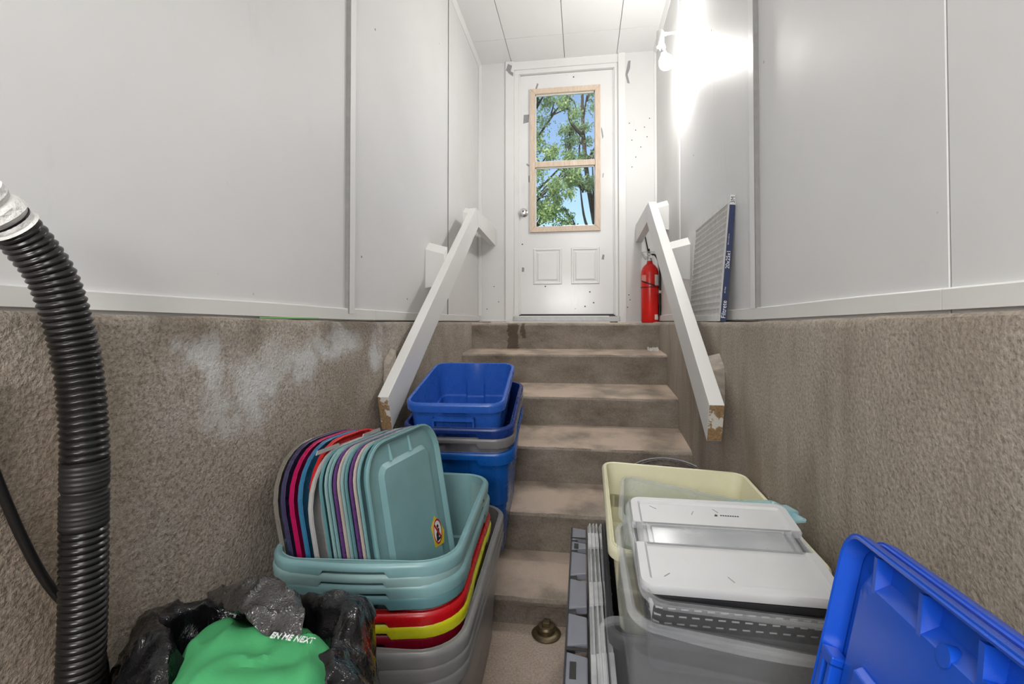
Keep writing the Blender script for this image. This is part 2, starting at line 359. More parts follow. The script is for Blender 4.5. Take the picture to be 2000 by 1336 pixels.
def bag_sheen():
    m, nt, b = nmat('crinkled_bin_liner'); p = pos(nt)
    b.inputs['Base Color'].default_value = (.03, .028, .027, 1); b.inputs['Roughness'].default_value = .14; b.inputs['Specular IOR Level'].default_value = 1.
    v = N(nt, 'ShaderNodeTexVoronoi', Scale=170., feature='DISTANCE_TO_EDGE'); nt.links.new(p, v.inputs[0])
    v2 = N(nt, 'ShaderNodeTexNoise', Scale=60., Detail=4., Distortion=.9); nt.links.new(p, v2.inputs[0])
    bumpn(nt, math_n(nt, 'ADD', v2.outputs[0], math_n(nt, 'MULTIPLY', v.outputs[0], .35)), .45, .008, b); return m
BAG2 = bag_sheen()
def cloth(name, col):
    m, nt, b = nmat(name); p = pos(nt)
    n = N(nt, 'ShaderNodeTexNoise', Scale=500., Detail=2.); nt.links.new(p, n.inputs[0])
    n1 = N(nt, 'ShaderNodeTexNoise', Scale=8., Detail=3.); nt.links.new(p, n1.inputs[0])
    nt.links.new(ramp(nt, n1.outputs[0], [(.3, tuple(c*.88 for c in col[:3])), (.7, col)]).outputs[0], b.inputs['Base Color'])
    b.inputs['Roughness'].default_value = .8; b.inputs['Specular IOR Level'].default_value = .2
    bumpn(nt, n.outputs[0], .3, .001, b); return m
GREEN = cloth('green_nonwoven_cloth', srgb(72, 158, 102))
def leaf_mat(name, c0, c1):
    m, nt, b = nmat(name); p = pos(nt)
    n = N(nt, 'ShaderNodeTexNoise', Scale=3., Detail=3.); nt.links.new(p, n.inputs[0])
    nt.links.new(ramp(nt, n.outputs[0], [(.35, c0), (.65, c1)]).outputs[0], b.inputs['Base Color'])
    b.inputs['Roughness'].default_value = .45
    try: b.inputs['Subsurface Weight'].default_value = 0
    except Exception: pass
    tl = N(nt, 'ShaderNodeBsdfTranslucent'); tl.inputs[0].default_value = (*[c*1.3 for c in c1[:3]], 1)
    ad = nt.nodes.new('ShaderNodeMixShader'); ad.inputs[0].default_value = .4; out = nt.nodes['Material Output']
    nt.links.new(b.outputs[0], ad.inputs[1]); nt.links.new(tl.outputs[0], ad.inputs[2]); nt.links.new(ad.outputs[0], out.inputs[0]); return m
LEAF = leaf_mat('green_leaves', (.15, .23, .08), (.38, .48, .22)); LEAF2 = leaf_mat('grey_green_leaves', (.18, .27, .12), (.36, .46, .26))
BULBM, nt, b = nmat('lit_bulb'); b.inputs['Emission Color'].default_value = (1, .97, .93, 1); b.inputs['Emission Strength'].default_value = BULB_E; b.inputs['Base Color'].default_value = (.9, .9, .9, 1)

# ------------------------------------------------------------------ the shell
XL, XR, YD = -.875, .595, 3.95           # white stud walls and the door wall
CL, CR = -.79, .52                       # faces of the concrete foundation, a ledge lower than the stud walls
YB = -2.3                                # room goes on behind the photographer
TOP = 2.2
def concrete_wall(name, x0, x1, mat, parent, facing):
    """foundation wall with an uneven top edge; x0 is the visible face"""
    ys = [YB+(YD+.1-YB)*i/120 for i in range(121)]
    rows = []
    for y in ys:
        zt = H+.0+.016*max(0, min(1, (1.7-y)/1.2))
        e = .006*noise.noise((y*9, 3.1, x0))+.004*noise.noise((y*31, 7.7, x0))
        s = 1 if facing > 0 else -1
        rows.append([(x1, y, zt), (x0-s*.012, y, zt+e*.4), (x0-s*.004, y, zt-.006+e), (x0, y, zt-.02+e*.6), (x0+.003*noise.noise((y*3, 0, 5)), y, H-.4), (x0+.003*noise.noise((y*3, 9, 5)), y, H-.8), (x0, y, -.05), (x1, y, -.05)])
    v, f = loft(rows)
    return mesh_obj(name, v, f, mat, parent, True)
wl = empty('wall_left', (XL, 0, 0), 'white panelled left wall above a rough grey concrete foundation', 'wall', kind='structure')
wr = empty('wall_right', (XR, 0, 0), 'white panelled right wall above a brown grey concrete foundation', 'wall', kind='structure')
wl.location = wr.location = (0, 0, 0)
concrete_wall('foundation', CL, CL-.3, CONL, wl, 1)
concrete_wall('foundation', CR, CR+.3, CONR, wr, -1)
def zledge(y): return .016*max(0, min(1, (1.7-y)/1.2))
for root, x, s, seams in ((wl, XL, -1, [YB, .10, 1.69, 3.03, YD+.05]), (wr, XR, 1, [YB, .875, 1.74, 3.05, YD+.05])):
    for a, c in zip(seams[:-1], seams[1:]):
        g = .0018
        lo = (min(x, x+s*.02), a+g, .004); hi = (max(x, x+s*.02), c-g, TOP)
        zbox('panel', lo, hi, WALL, root, .0015, 1)
    zbox('stud_backing', (min(x+s*.021, x+s*.09), YB, .0), (max(x+s*.021, x+s*.09), YD+.3, TOP+.1), WALL, root, 0)
# battens over the panel joints
t1 = tag(zbox('trim_1', (XL-.001, 1.668, .03), (XL+.014, 1.712, TOP), TRIM, None, .002), 'wide white batten over a joint on left wall', 'trim', kind='structure')
t2 = tag(zbox('trim_2', (XL-.001, 3.022, .03), (XL+.005, 3.040, TOP), TRIM, None, .001), 'thin white batten on left wall nearest the door', 'trim', kind='structure')
t3 = tag(zbox('trim_3', (XR-.014, 1.722, .045), (XR+.001, 1.772, TOP), TRIM, None, .002), 'wide white batten over a joint on right wall', 'trim', kind='structure')
t3b = tag(zbox('trim_4', (XR-.006, 3.03, .03), (XR+.001, 3.075, TOP), TRIM, None, .001), 'thin white batten beside the bulb on right wall', 'trim', kind='structure')
SHADEE = simple('shaded_batten_edge', (.30, .295, .285, 1), .7)  # dark grey colour imitates the shade on the battens' near sides
zbox('shaded_edge', (XL+.0005, 1.660, .032), (XL+.0145, 1.6675, TOP), SHADEE, t1, 0); zbox('shaded_edge', (XR-.0145, 1.713, .047), (XR-.0005, 1.7215, TOP), SHADEE, t3, 0)
zbox('shaded_edge', (XL+.0005, 3.016, .032), (XL+.0055, 3.0215, TOP), SHADEE, t2, 0)
# boards along the sill
def skirting(name, x, s, label, splits):
    root = empty(name, (0, 0, 0), label, 'baseboard', kind='structure')
    for a, c in zip(splits[:-1], splits[1:]):
        v, f = [], []
        rows = []
        n = 14
        for i in range(n+1):
            y = a+.001+(c-a-.002)*i/n; z0 = H+zledge(y)+.009; zt = H+.05+.0035*noise.noise((y*2, x, 0))+zledge(y)*.6
            rows.append([(x, y, z0), (x-s*.013, y, z0), (x-s*.013, y, zt-.003), (x-s*.010, y, zt), (x, y, zt)])
        v, f = loft(rows); mesh_obj('board', v, f, BASEB, root)
    return root
skirting('baseboard_left', XL, -1, 'worn white board along foot of left panels', [YB, .1, 1.9, YD])
skirting('baseboard_right', XR, 1, 'worn white board along foot of right panels', [YB, .875, YD])
# strip of green tape left on the sill
o = zbox('masking_tape', (XL+.0132, 1.17, .0105), (XL+.0140, 1.46, .0140), GREENT, None, 0); tag(o, 'thin strip of green tape at foot of left board', 'tape')

# door wall
wf = empty('wall_front', (0, 0, 0), 'white end wall on both sides of the door', 'wall', kind='structure')
DX0, DX1, DZ0, DZ1 = -.531, .263, .055, 2.103
zbox('panel', (XL-.05, YD, 0), (-.63, YD+.03, TOP+.05), WALL, wf, .001, 1)
zbox('panel', (.343, YD, 0), (XR+.05, YD+.03, TOP+.05), WALL, wf, .001, 1)
zbox('header', (-.63, YD+.005, 2.135), (.343, YD+.12, TOP+.05), TRIM, wf, .002, 1)
zbox('corner_strip', (XL, YD-.012, .05), (XL+.03, YD, TOP), TRIM, wf, .004)
zbox('corner_strip', (XR-.02, YD-.012, .02), (XR, YD, TOP), TRIM, wf, .004)
zbox('sill_board', (XL+.03, YD-.010, .004), (-.64, YD, .02), TRIM, wf, .002)
for sx, (a, c) in enumerate(((-.640, -.570), (.292, .350))):
    zbox('casing', (a, YD-.014, .003), (c, YD+.03, TOP), TRIM, wf, .003)
tape = lambda name, pts, y, par, mat=DUCT, th=.0015: mesh_obj(name, *loft([[(x, y, z+H) for x, z in pts], [(x, y-th, z+H) for x, z in pts]]), mat, par)
tape('tape_patch', [(-.637, 2.125), (-.60, 2.098), (-.592, 2.13), (-.583, 2.16), (-.618, 2.18)], YD-.0142, wf)
tape('tape_patch', [(-.618, 2.105), (-.575, 2.068), (-.572, 2.10), (-.60, 2.115)], YD-.0158, wf)
tape('tape_patch', [(.372, 2.13), (.392, 2.135), (.388, 2.07), (.368, 2.02), (.385, 1.945), (.366, 1.95), (.350, 2.02)], YD-.0002, wf)
for (x, z) in ((.38, 1.62), (.43, 1.56), (.40, 1.48), (.50, 1.58), (.47, 1.42), (.43, 1.34), (.52, 1.50), (.54, 1.65), (.40, 1.26), (-.74, .30), (-.70, .17), (-.80, .11), (.37, .22), (.38, .18), (.36, .12)):
    v, f = lathe_vf([(.001, 0), (.0045, .0004), (.004, .0016), (.001, .002)], 8, Matrix.Translation((x, YD, z+H)) @ Matrix.Rotation(math.pi/2, 4, 'X'))
    mesh_obj('nail_hole', v, f, INK, wf)

door = empty('door_1', (0, 0, 0), 'white panelled door with a tall wood framed window', 'door', kind='structure')
YS = 4.0
WX0, WX1, WZ0, WZ1 = -.400, .112, .800, 1.930
for a, c in (((DX0+.003, DZ0), (WX0, DZ1)), ((WX1, DZ0), (DX1-.003, DZ1)), ((WX0, DZ0), (WX1, WZ0)), ((WX0, WZ1), (WX1, DZ1))): pass
slab = join_vf([box_vf((a[0], YS, a[1]+H), (c[0], YS+.044, c[1]+H)) for a, c in
    (((DX0+.004, DZ0+.012), (WX0, DZ1-.004)), ((WX1, DZ0+.012), (DX1-.004, DZ1-.004)), ((WX0, DZ0+.012), (WX1, WZ0)), ((WX0, WZ1), (WX1, DZ1-.004)))])
mesh_obj('door_slab', *slab, DOORM, door)
# raised panels: frame ridge, groove, field
for x0, x1 in ((-.413, -.170), (-.095, .140)):
    z0, z1 = .315, .622
    def rect(i, y): return [(x0+i, YS-y, z0+i+H), (x1-i, YS-y, z0+i+H), (x1-i, YS-y, z1-i+H), (x0+i, YS-y, z1-i+H)]
    v, f = loft([rect(0, 0), rect(.006, .006), (rect(.016, .006)), rect(.024, .0005), rect(.03, .0005), rect(.046, .005)], False, True)
    mesh_obj('raised_panel', v, f, DOORM, door)
# wooden window frame with mitred corners
def mitre(pts, y0, y1, name='frame_strip'):
    v, f = loft([[(x, y1, z+H) for x, z in pts], [(x, y0+.003, z+H) for x, z in pts], [(x*.985+sum(p[0] for p in pts)/len(pts)*.015, y0, (z*.985+sum(p[1] for p in pts)/len(pts)*.015)+H) for x, z in pts]])
    return mesh_obj(name, v, f, PINE, door)
fx0, fx1, fz0, fz1 = -.437, .150, .757, 1.972; k = .043
mitre([(fx0, fz0), (fx0+k, fz0+k), (fx0+k, fz1-k), (fx0, fz1)], YS-.022, YS+.01)
mitre([(fx1, fz0), (fx1, fz1), (fx1-k, fz1-k), (fx1-k, fz0+k)], YS-.022, YS+.01)
mitre([(fx0, fz1), (fx0+k, fz1-k), (fx1-k, fz1-k), (fx1, fz1)], YS-.022, YS+.01)
mitre([(fx0, fz0), (fx1, fz0), (fx1-k, fz0+k), (fx0+k, fz0+k)], YS-.022, YS+.01)
zbox('glazing_bar', (fx0+k, YS-.014, 1.306), (fx1-k, YS+.03, 1.352), PINE, door, .004)
for z0, z1 in ((.800, 1.306), (1.352, 1.929)):
    zbox('pane', (fx0+k+.0, YS+.020, z0), (fx1-k-.0, YS+.024, z1), GLASS, door, 0)
    # white glazing bead round each pane
    bead = join_vf([box_vf(a, c) for a, c in (((fx0+k, YS+.006, z0+H), (fx0+k+.008, YS+.02, z1+H)), ((fx1-k-.008, YS+.006, z0+H), (fx1-k, YS+.02, z1+H)), ((fx0+k, YS+.006, z0+H), (fx1-k, YS+.02, z0+.008+H)), ((fx0+k, YS+.006, z1-.008+H), (fx1-k, YS+.02, z1+H)))])
    mesh_obj('glazing_bead', *bead, TRIM, door)
mk = Matrix.Translation((-.490, YS, .925+H)) @ Matrix.Rotation(math.pi/2, 4, 'X')
kn = mesh_obj('door_knob', *lathe_vf([(.001, 0), (.034, 0), (.035, .004), (.028, .009), (.014, .012), (.012, .026), (.022, .034), (.029, .044), (.030, .054), (.024, .063), (.012, .066), (.001, .066)], 28, mk), CHROME, door, True)
mesh_obj('keyhole', *lathe_vf([(.001, .066), (.007, .0665), (.006, .068), (.001, .068)], 12, mk), INK, kn)
# jambs and threshold
zbox('jamb', (-.570, YD+.02, .05), (DX0, YS+.06, DZ1-.0005), TRIM, door, .002)
zbox('jamb', (DX1, YD+.02, .05), (.292, YS+.06, DZ1-.0005), TRIM, door, .002)
zbox('jamb', (-.570, YD+.02, DZ1), (.292, YS+.06, 2.14), TRIM, door, .002)
zbox('door_stop', (DX0-.004, YS-.014, .06), (DX0+.010, YS-.0005, DZ1), TRIM, door, .002)
zbox('door_stop', (DX1-.010, YS-.014, .06), (DX1+.004, YS-.0005, DZ1), TRIM, door, .002)
zbox('threshold', (-.570, YD-.03, .004), (.297, YS+.06, .046), STEEL, door, .003)
zbox('weatherstrip', (DX0, YS-.002, .052), (DX1, YS+.03, .0665), RUB, door, .001)
for pts in ([(-.395, 1.975), (-.382, 1.975), (-.365, 2.02), (-.378, 2.03)], [(-.497, 1.69), (-.452, 1.70), (-.446, 1.765), (-.492, 1.765)], [(-.47, 1.335), (-.45, 1.32), (-.443, 1.33), (-.468, 1.35)], [(-.453, 1.19), (-.441, 1.18), (-.441, 1.245), (-.452, 1.24)],
            [(.155, 1.60), (.166, 1.52), (.175, 1.54), (.168, 1.59), (.158, 1.625)], [(.165, 1.20), (.172, 1.20), (.176, 1.235), (.169, 1.235)], [(.155, .52), (.175, .515), (.18, .555), (.165, .56)], [(-.51, .425), (-.49, .425), (-.488, .46), (-.508, .465)]):
    tape('tape_patch', pts, YS-.0002, door)
for (x, z) in ((-.505, .66), (.02, .13), (.09, .16), (.06, .25), (-.31, .30), (-.07, 2.06)):
    v, f = lathe_vf([(.001, 0), (.006, .0004), (.005, .0016), (.001, .002)], 8, Matrix.Translation((x, YS, z+H)) @ Matrix.Rotation(math.pi/2, 4, 'X'))
    mesh_obj('paint_chip', v, f, INK, door)

# ceiling tiles with fine open joints
ce = empty('ceiling', (0, 0, 0), 'white tiled ceiling above the stair', 'ceiling', kind='structure')
xs = [XL-.02, -.592, -.143, .282, XR+.02]; ysr = [YB]+[3.62-.61*i for i in range(9, -1, -1)]+[YD+.04]
ysr = sorted(set(y for y in ysr if y > YB+.1) | {YB})
for i in range(4):
    for j in range(len(ysr)-1):
        g = .0022; zz = TOP+.001*((i*7+j*3) % 3)
        v, f = box_vf((xs[i]+g, ysr[j]+g, zz+H), (xs[i+1]-g, ysr[j+1]-g, zz+.015+H)); mesh_obj('tile', v, f, CEIL, ce)
zbox('backing', (XL-.1, YB-.1, TOP+.02), (XR+.1, YD+.3, TOP+.08), CEIL, ce, 0)
tag(mesh_obj('trim_5', *loft([[(XL, y, TOP-.028+H), (XL+.006, y, TOP-.028+H), (XL+.02, y, TOP-.012+H), (XL+.026, y, TOP+H), (XL, y, TOP+H)] for y in (YB, YD)]), TRIM), 'white quarter round where left wall meets ceiling', 'trim', kind='structure')
tag(mesh_obj('trim_6', *loft([[(XR, y, TOP-.028+H), (XR-.006, y, TOP-.028+H), (XR-.02, y, TOP-.012+H), (XR-.026, y, TOP+H), (XR, y, TOP+H)] for y in (YB, YD)]), TRIM), 'white quarter round where right wall meets ceiling', 'trim', kind='structure')
tag(zbox('wall_back', (XL-.3, YB-.1, -H), (XR+.3, YB, TOP+.08), WALL, None, 0), 'white wall of the basement behind the photographer', 'wall', kind='structure')

# floor and the cast steps
v, f = [], []
fl = mesh_obj('floor', *box_vf((CL-.2, YB, -.15), (CR+.2, 3.9, 0)), CONF); tag(fl, 'worn bare concrete floor at foot of steps', 'floor', kind='structure')
st = empty('steps', (0, 0, 0), 'flight of worn brown concrete steps up to the door', 'steps', kind='structure')
# each: tread height at the back, at the nose, nose line at left and right, back line, foot height
SP = [(-.004, -.010, 3.345, 3.375, 3.98, -.19), (-.190, -.207, 3.065, 3.085, 3.37, -.395), (-.395, -.425, 2.735, 2.725, 3.08, -.588), (-.588, -.627, 2.41, 2.40, 2.73, -.809), (-.809, -.836, 2.09, 2.10, 2.41, -1.01), (-1.01, -1.037, 1.79, 1.81, 2.10, -H-.01)]
for si, (zb, zn, yl, yr, yb, zf) in enumerate(SP):
    rows = []
    n = 64
    for i in range(n+1):
        t = i/n; x = CL-.01+(CR-CL+.02)*t; y = yl+(yr-yl)*t
        q = lambda a, s, r: s*noise.noise((x*r, a*3.7+si*11, si*2.3))
        e = q(1, .007, 7)+q(2, .004, 25); ez = q(3, .005, 6)+q(4, .004, 30)
        sag = -.012*math.exp(-((x+.1)/.35)**2)*(0 if si == 0 else 1)
        prof = [(y+.016+q(5, .006, 4), zf-.01), (y+.012+q(6, .006, 5), zf+(zn-zf)*.35), (y+.005+q(7, .005, 6), zf+(zn-zf)*.72), (y+e*.7, zn-.028), (y-.002+e, zn-.014), (y+.006+e, zn-.003+ez*.6), (y+.022+e*.5, zn+.003+ez*.5+sag*.4), (y+(yb-y)*.35, zn+(zb-zn)*.4+ez*.5+sag), (y+(yb-y)*.7, zn+(zb-zn)*.75+sag*.6), (yb+.012, zb+.001), (yb+.03, zb), (yb+.03, zf-.01)]
        rows.append([(x, a, b2+H) for a, b2 in prof])
    v, f = loft(rows); mesh_obj('step', v, f, CONS, st, True)
# flakes of crumbled plaster in the corner of the second step
rnd = random.Random(3); parts = []
for i in range(60):
    x = .50-abs(rnd.gauss(0, .025)); y = 3.345-abs(rnd.gauss(0, .02)); r = rnd.uniform(.002, .006)
    parts.append(box_vf((x-r, y-r, H-.194), (x+r, y+r*.7, H-.186+r*rnd.uniform(0, 3))))
o = mesh_obj('plaster_crumbs', *join_vf(parts), PAPER); tag(o, 'white crumbs of plaster in right corner of upper step', 'debris', kind='stuff')
# floor cleanout plug
dr = empty('drain_plug', (-.135, 1.765, 0), 'small brass drain plug against the lowest step', 'drain')
mesh_obj('flange', *lathe_vf([(.001, 0), (.052, 0), (.054, .005), (.046, .012), (.036, .014), (.001, .014)], 24), BRASS, dr, True)
mesh_obj('plug', *lathe_vf([(.001, .013), (.032, .014), (.033, .028), (.028, .034), (.001, .034)], 24), BRASS, dr, True)
box('square_nut', (-.012, -.012, .033), (.012, .012, .048), BRASS, dr, .002)

# ------------------------------------------------------------------ outside
lawn = mesh_obj('ground', *box_vf((-40, YD+.5, H-.4), (40, 60, H-.05)), LAWN); tag(lawn, 'grass outside beyond the door', 'ground', kind='structure')
def tree(label, base, top, crown, seed, leaf, tr, lean=0, extra=()):
    rd = random.Random(seed); root = empty('tree', base, label, 'tree')
    tv = []
    b0 = Vector((0, 0, 0)); tp = Vector(top)-Vector(base)
    pts = [b0.lerp(tp, t)+Vector((.12*math.sin(t*5+seed), .1*math.cos(t*4), 0)) for t in [i/10 for i in range(11)]]
    mesh_obj('trunk', *tube_vf(pts, [tr*(1-.75*i/10) for i in range(11)], 10), BARK, root, True)
    br = []
    cl = []
    for (c, r, n) in crown:
        c = Vector(c)-Vector(base); s = pts[min(9, max(2, int(10*(c.z-.8)/max(.1, tp.z))))]
        mid = (s+c)/2+Vector((rd.uniform(-.2, .2), rd.uniform(-.2, .2), -.15))
        br.append(tube_vf(catmull([s, mid, c], 5), [.045-.0035*i for i in range(11)], 6))
        for _ in range(max(3, n//90)):
            e = c+Vector((rd.gauss(0, r*.5), rd.gauss(0, r*.5), rd.gauss(0, r*.4)))
            br.append(tube_vf([c.lerp(s, .15), c.lerp(e, .5)+Vector((0, 0, .05)), e], [.016, .011, .005], 5))
            cl.append((e, r*.42, n//max(3, n//90)))
    for e in extra: br.append(tube_vf([Vector(p)-Vector(base) for p in e[0]], e[1], 7))
    mesh_obj('branches', *join_vf(br), BARK, root, True)['kind'] = 'stuff'
    V, F = [], []
    for c, r, n in cl:
        for _ in range(int(n*2.1)):
            p = c+Vector((rd.gauss(0, r*.6), rd.gauss(0, r*.6), rd.gauss(0, r*.5)))
            a = Vector((rd.gauss(0, 1), rd.gauss(0, 1), rd.gauss(0, .6))).normalized(); l = rd.uniform(.032, .070)
            u = a.orthogonal().normalized(); u.rotate(Matrix.Rotation(rd.uniform(0, 6.28), 3, a)); ww = a.cross(u)*l*.24
            o = len(V); V += [p-u*l*.5, p-u*l*.1+ww, p+u*l*.25+ww*.8, p+u*l*.55, p+u*l*.25-ww*.8, p-u*l*.1-ww]; F.append(tuple(range(o, o+6)))
    me = mesh_obj('leaves', V, F, leaf, root); me['kind'] = 'stuff'
    return root
# crown blobs are real places in the yard, 8-11 m beyond the camera
tree('leafy green tree at left in the door window', (-1.9, 9.4, H-.1), (-1.5, 9.4, H+5.2),
     [((-.95, 8.9, H+4.35), .55, 900), ((-.42, 8.9, H+4.05), .26, 260), ((-.35, 8.9, H+2.75), .28, 330), ((-.45, 8.8, H+2.45), .24, 240), ((-.72, 8.8, H+4.2), .32, 330), ((-1.05, 8.9, H+3.75), .42, 520), ((-.95, 8.9, H+3.3), .40, 480), ((-.65, 8.9, H+3.12), .30, 330), ((-.25, 9.0, H+3.08), .25, 200), ((-.95, 8.7, H+2.75), .42, 650), ((-.75, 8.7, H+2.4), .36, 560), ((-1.0, 8.7, H+2.1), .42, 640), ((-.62, 8.7, H+2.05), .28, 300), ((-.75, 8.6, H+1.85), .36, 420), ((-1.8, 9.3, H+4.9), .7, 500), ((-2.4, 9.3, H+3.6), .7, 500)], 5, LEAF, .16)
tree('grey green tree with leaning dark trunk at right in the door window', (.55, 10.2, H-.1), (-.05, 10.1, H+5.6),
     [((-.28, 10, H+4.1), .28, 260), ((-.35, 10, H+3.75), .30, 300), ((-.05, 10, H+3.9), .26, 220), ((-.25, 9.9, H+4.75), .34, 260), ((.10, 9.9, H+4.7), .35, 240), ((.2, 9.9, H+3.4), .26, 190), ((-.05, 9.8, H+2.85), .30, 380), ((.22, 9.8, H+2.75), .32, 380), ((-.35, 9.8, H+2.3), .13, 70), ((-.22, 9.8, H+2.05), .15, 80), ((.8, 10.3, H+4.6), .6, 400)], 8, LEAF2, .085,
     [([(.34, 9.9, H+2.9), (.12, 9.9, H+3.9), (-.02, 9.9, H+5.0)], [.05, .045, .03]), ([(.32, 9.9, H+3.6), (.24, 9.9, H+4.2), (.16, 9.9, H+5.1)], [.03, .025, .02]), ([(.35, 9.7, H+1.75), (.12, 9.7, H+2.3), (-.05, 9.7, H+2.75)], [.014, .011, .008]), ([(-.42, 9.7, H+2.36), (-.15, 9.7, H+2.4), (.35, 9.7, H+2.36)], [.007, .007, .006])])

# ------------------------------------------------------------------ handrails
def rail(name, xi, xo, s, label, blocks, wx):
    """xi inner face, xo face towards the wall"""
    root = empty(name, (0, 0, 0), label, 'handrail')
    x0, x1 = min(xi, xo), max(xi, xo)
    top = [(1.705, -.281), (3.185, .783), (YD-.015, .783)]
    bot = [(1.745, -.413), (3.265, .668), (YD-.015, .64)]
    def prism(name, pts, mat, xa=x0, xb=x1):
        v, f = loft([[(xa, y, z+H) for y, z in pts], [(xb, y, z+H) for y, z in pts]])
        return bevelled(name, v, f, mat, root, .0025)
    prism('sloping_board', [top[0], top[1], bot[1], bot[0]], RAILM)
    prism('return_board', [(3.187, .783), top[2], bot[2], (3.267, .668)], RAILM)
    # bare sawn end of the sloping board
    v, f = loft([[(x0+.001, 1.704, -.283+H), (x1-.001, 1.704, -.283+H), (x1-.001, 1.7435, -.411+H), (x0+.001, 1.7435, -.411+H)], [(x0+.001, 1.708, -.283+H), (x1-.001, 1.708, -.283+H), (x1-.001, 1.7475, -.411+H), (x0+.001, 1.7475, -.411+H)]])
    mesh_obj('sawn_end', v, f, ENDG, root)
    for (y, zt, zb2, wxx, mt, lab) in blocks:
        xa, xb = (xo, wxx) if s > 0 else (wxx, xo)
        sk = .07
        dr, ur = (.030, .020) if lab is None else (.012, .012)
        q = lambda x, dz, uz: [(x, y, zb2+uz+H), (x, y, zt-dz+H), (x, y+sk, zt-dz+sk*.7+H), (x, y+sk, zb2+uz+sk*.7+H)]
        ends = [q(xa, dr, ur), q(xb, 0, 0)] if s > 0 else [q(xa, 0, 0), q(xb, dr, ur)]
        v, f = loft(ends)
        o = bevelled('spacer_block', v, f, mt, root, .002)
        if lab: o['label'] = lab
    return root
rail('handrail', -.722, -.765, -1, 'white board handrail along the left wall beside blue totes',
     [(2.57, .41, .19, XL, RAILM, None), (3.42, .815, .66, XL, RAILM, None), (1.815, -.157, -.27, CL, GREYW, 'bare weathered wood block')], XL)
rail('handrail', .425, .475, 1, 'white board handrail along the right wall in front of air filter',
     [(2.76, .435, .235, XR, RAILM, None), (3.42, .815, .64, XR, RAILM, None), (1.86, -.168, -.313, CR, GREYW, 'bare weathered wood block')], XR)

# ------------------------------------------------------------------ bulb holder
lb = empty('light_bulb_holder', (.455, 2.87, H+1.66), 'lit bare bulb in a white socket on a wall arm', 'lamp')
zl = lambda name, prof, m, par, mat: mesh_obj(name, *lathe_vf(prof, 24, m), mat, par, True)
tilt = Matrix.Translation((.010, -.004, -.045)) @ Matrix.Rotation(math.radians(-14), 4, 'Y')
zl('socket', [(.001, .05), (.020, .05), (.022, .045), (.022, -.035), (.020, -.042), (.001, -.042)], Matrix.Identity(4), lb, WHITEPL)
zl('socket_cap', [(.001, .014), (.018, .014), (.019, .0), (.017, -.012), (.001, -.012)], tilt, lb, WHITEPL)
zl('screw_base', [(.001, 0), (.0135, 0), (.0145, -.004), (.013, -.008), (.0145, -.012), (.013, -.016), (.0145, -.020), (.013, -.026), (.001, -.026)], tilt @ Matrix.Translation((0, 0, -.012)), lb, CHROME)
zl('bulb', [(.001, -.034), (.013, -.036), (.016, -.046), (.027, -.06), (.038, -.078), (.0425, -.096), (.040, -.115), (.029, -.13), (.014, -.1375), (.001, -.139)], tilt, lb, BULBM)
mesh_obj('arm', *tube_vf([(.018, .0, .032), (.05, .002, .036), (.085, .004, .038), (.141, .006, .040)], [.007, .0085, .0065, .0065], 10), WHITEPL, lb, True)
mesh_obj('elbow', *tube_vf([(.012, 0, .032), (.034, .001, .034), (.040, .002, .036)], [.013, .012, .008], 12), WHITEPL, lb, True)
mesh_obj('wall_plate', *lathe_vf([(.001, 0), (.018, 0), (.018, .004), (.012, .008), (.001, .008)], 18, Matrix.Translation((.1395, .006, .040)) @ Matrix.Rotation(-math.pi/2, 4, 'Y')), WHITEPL, lb, True)

# ------------------------------------------------------------------ fire extinguisher
fe = empty('fire_extinguisher', (.515, 3.80, H-.004), 'red fire extinguisher with black hose standing beside the door', 'extinguisher')
prof = [(.001, 0), (.060, 0), (.064, .006), (.066, .012), (.066, .375)]
prof += [(.066*math.cos(a)+.0, .375+.085*math.sin(a)) for a in [i*math.pi/2/8 for i in range(1, 7)]]
prof += [(.022, .463), (.020, .478), (.001, .478)]
mesh_obj('cylinder', *lathe_vf(prof, 40), REDP, fe, True)
mesh_obj('valve', *lathe_vf([(.001, .476), (.019, .476), (.02, .482), (.017, .488), (.015, .52), (.018, .525), (.016, .535), (.001, .535)], 20), CHROME, fe, True)
g = mesh_obj('gauge', *lathe_vf([(.001, 0), (.013, 0), (.014, .006), (.012, .010), (.001, .010)], 18, Matrix.Translation((.008, -.017, .508)) @ Matrix.Rotation(math.pi/2, 4, 'X')), CHROME, fe, True)
mesh_obj('lever', *join_vf([box_vf((-.062, -.009, .545), (.040, .009, .549)), box_vf((-.05, -.011, .508), (.015, .011, .512)), box_vf((-.062, -.009, .500), (-.058, .009, .549))]), STEEL, fe)
mesh_obj('handle', *loft([[(-.064, -.010, .545), (-.05, -.010, .545), (-.018, -.010, .49), (-.034, -.010, .49)], [(-.064, .010, .545), (-.05, .010, .545), (-.018, .010, .49), (-.034, .010, .49)]]), STEEL, fe)
mesh_obj('hose', *tube_vf(catmull([(.012, -.004, .525), (.036, -.012, .522), (.058, -.028, .48), (.070, -.03, .42), (.073, -.03, .33), (.072, -.03, .24), (.070, -.03, .12), (.066, -.03, .05)], 6), [.0075]*36+[.011]*7, 10), RUB, fe, True)
mesh_obj('hose_clip', *lathe_vf([(.001, .0), (.012, 0), (.012, .02), (.001, .02)], 14, Matrix.Translation((.0718, -.03, .225))), PAPER, fe, True)
for zz, th in ((.268, .006),):
    mesh_obj('strap', *lathe_vf([(.0662, zz), (.0688, zz), (.0688, zz+th), (.0662, zz+th)], 40), RUB, fe, True)
ang = lambda a0, a1, z0, z1, r, m: loft([[(r*math.sin(a), -r*math.cos(a), z0) for a in [a0+(a1-a0)*i/8 for i in range(9)]], [(r*math.sin(a), -r*math.cos(a), z1) for a in [a0+(a1-a0)*i/8 for i in range(9)]]], False, False, False)
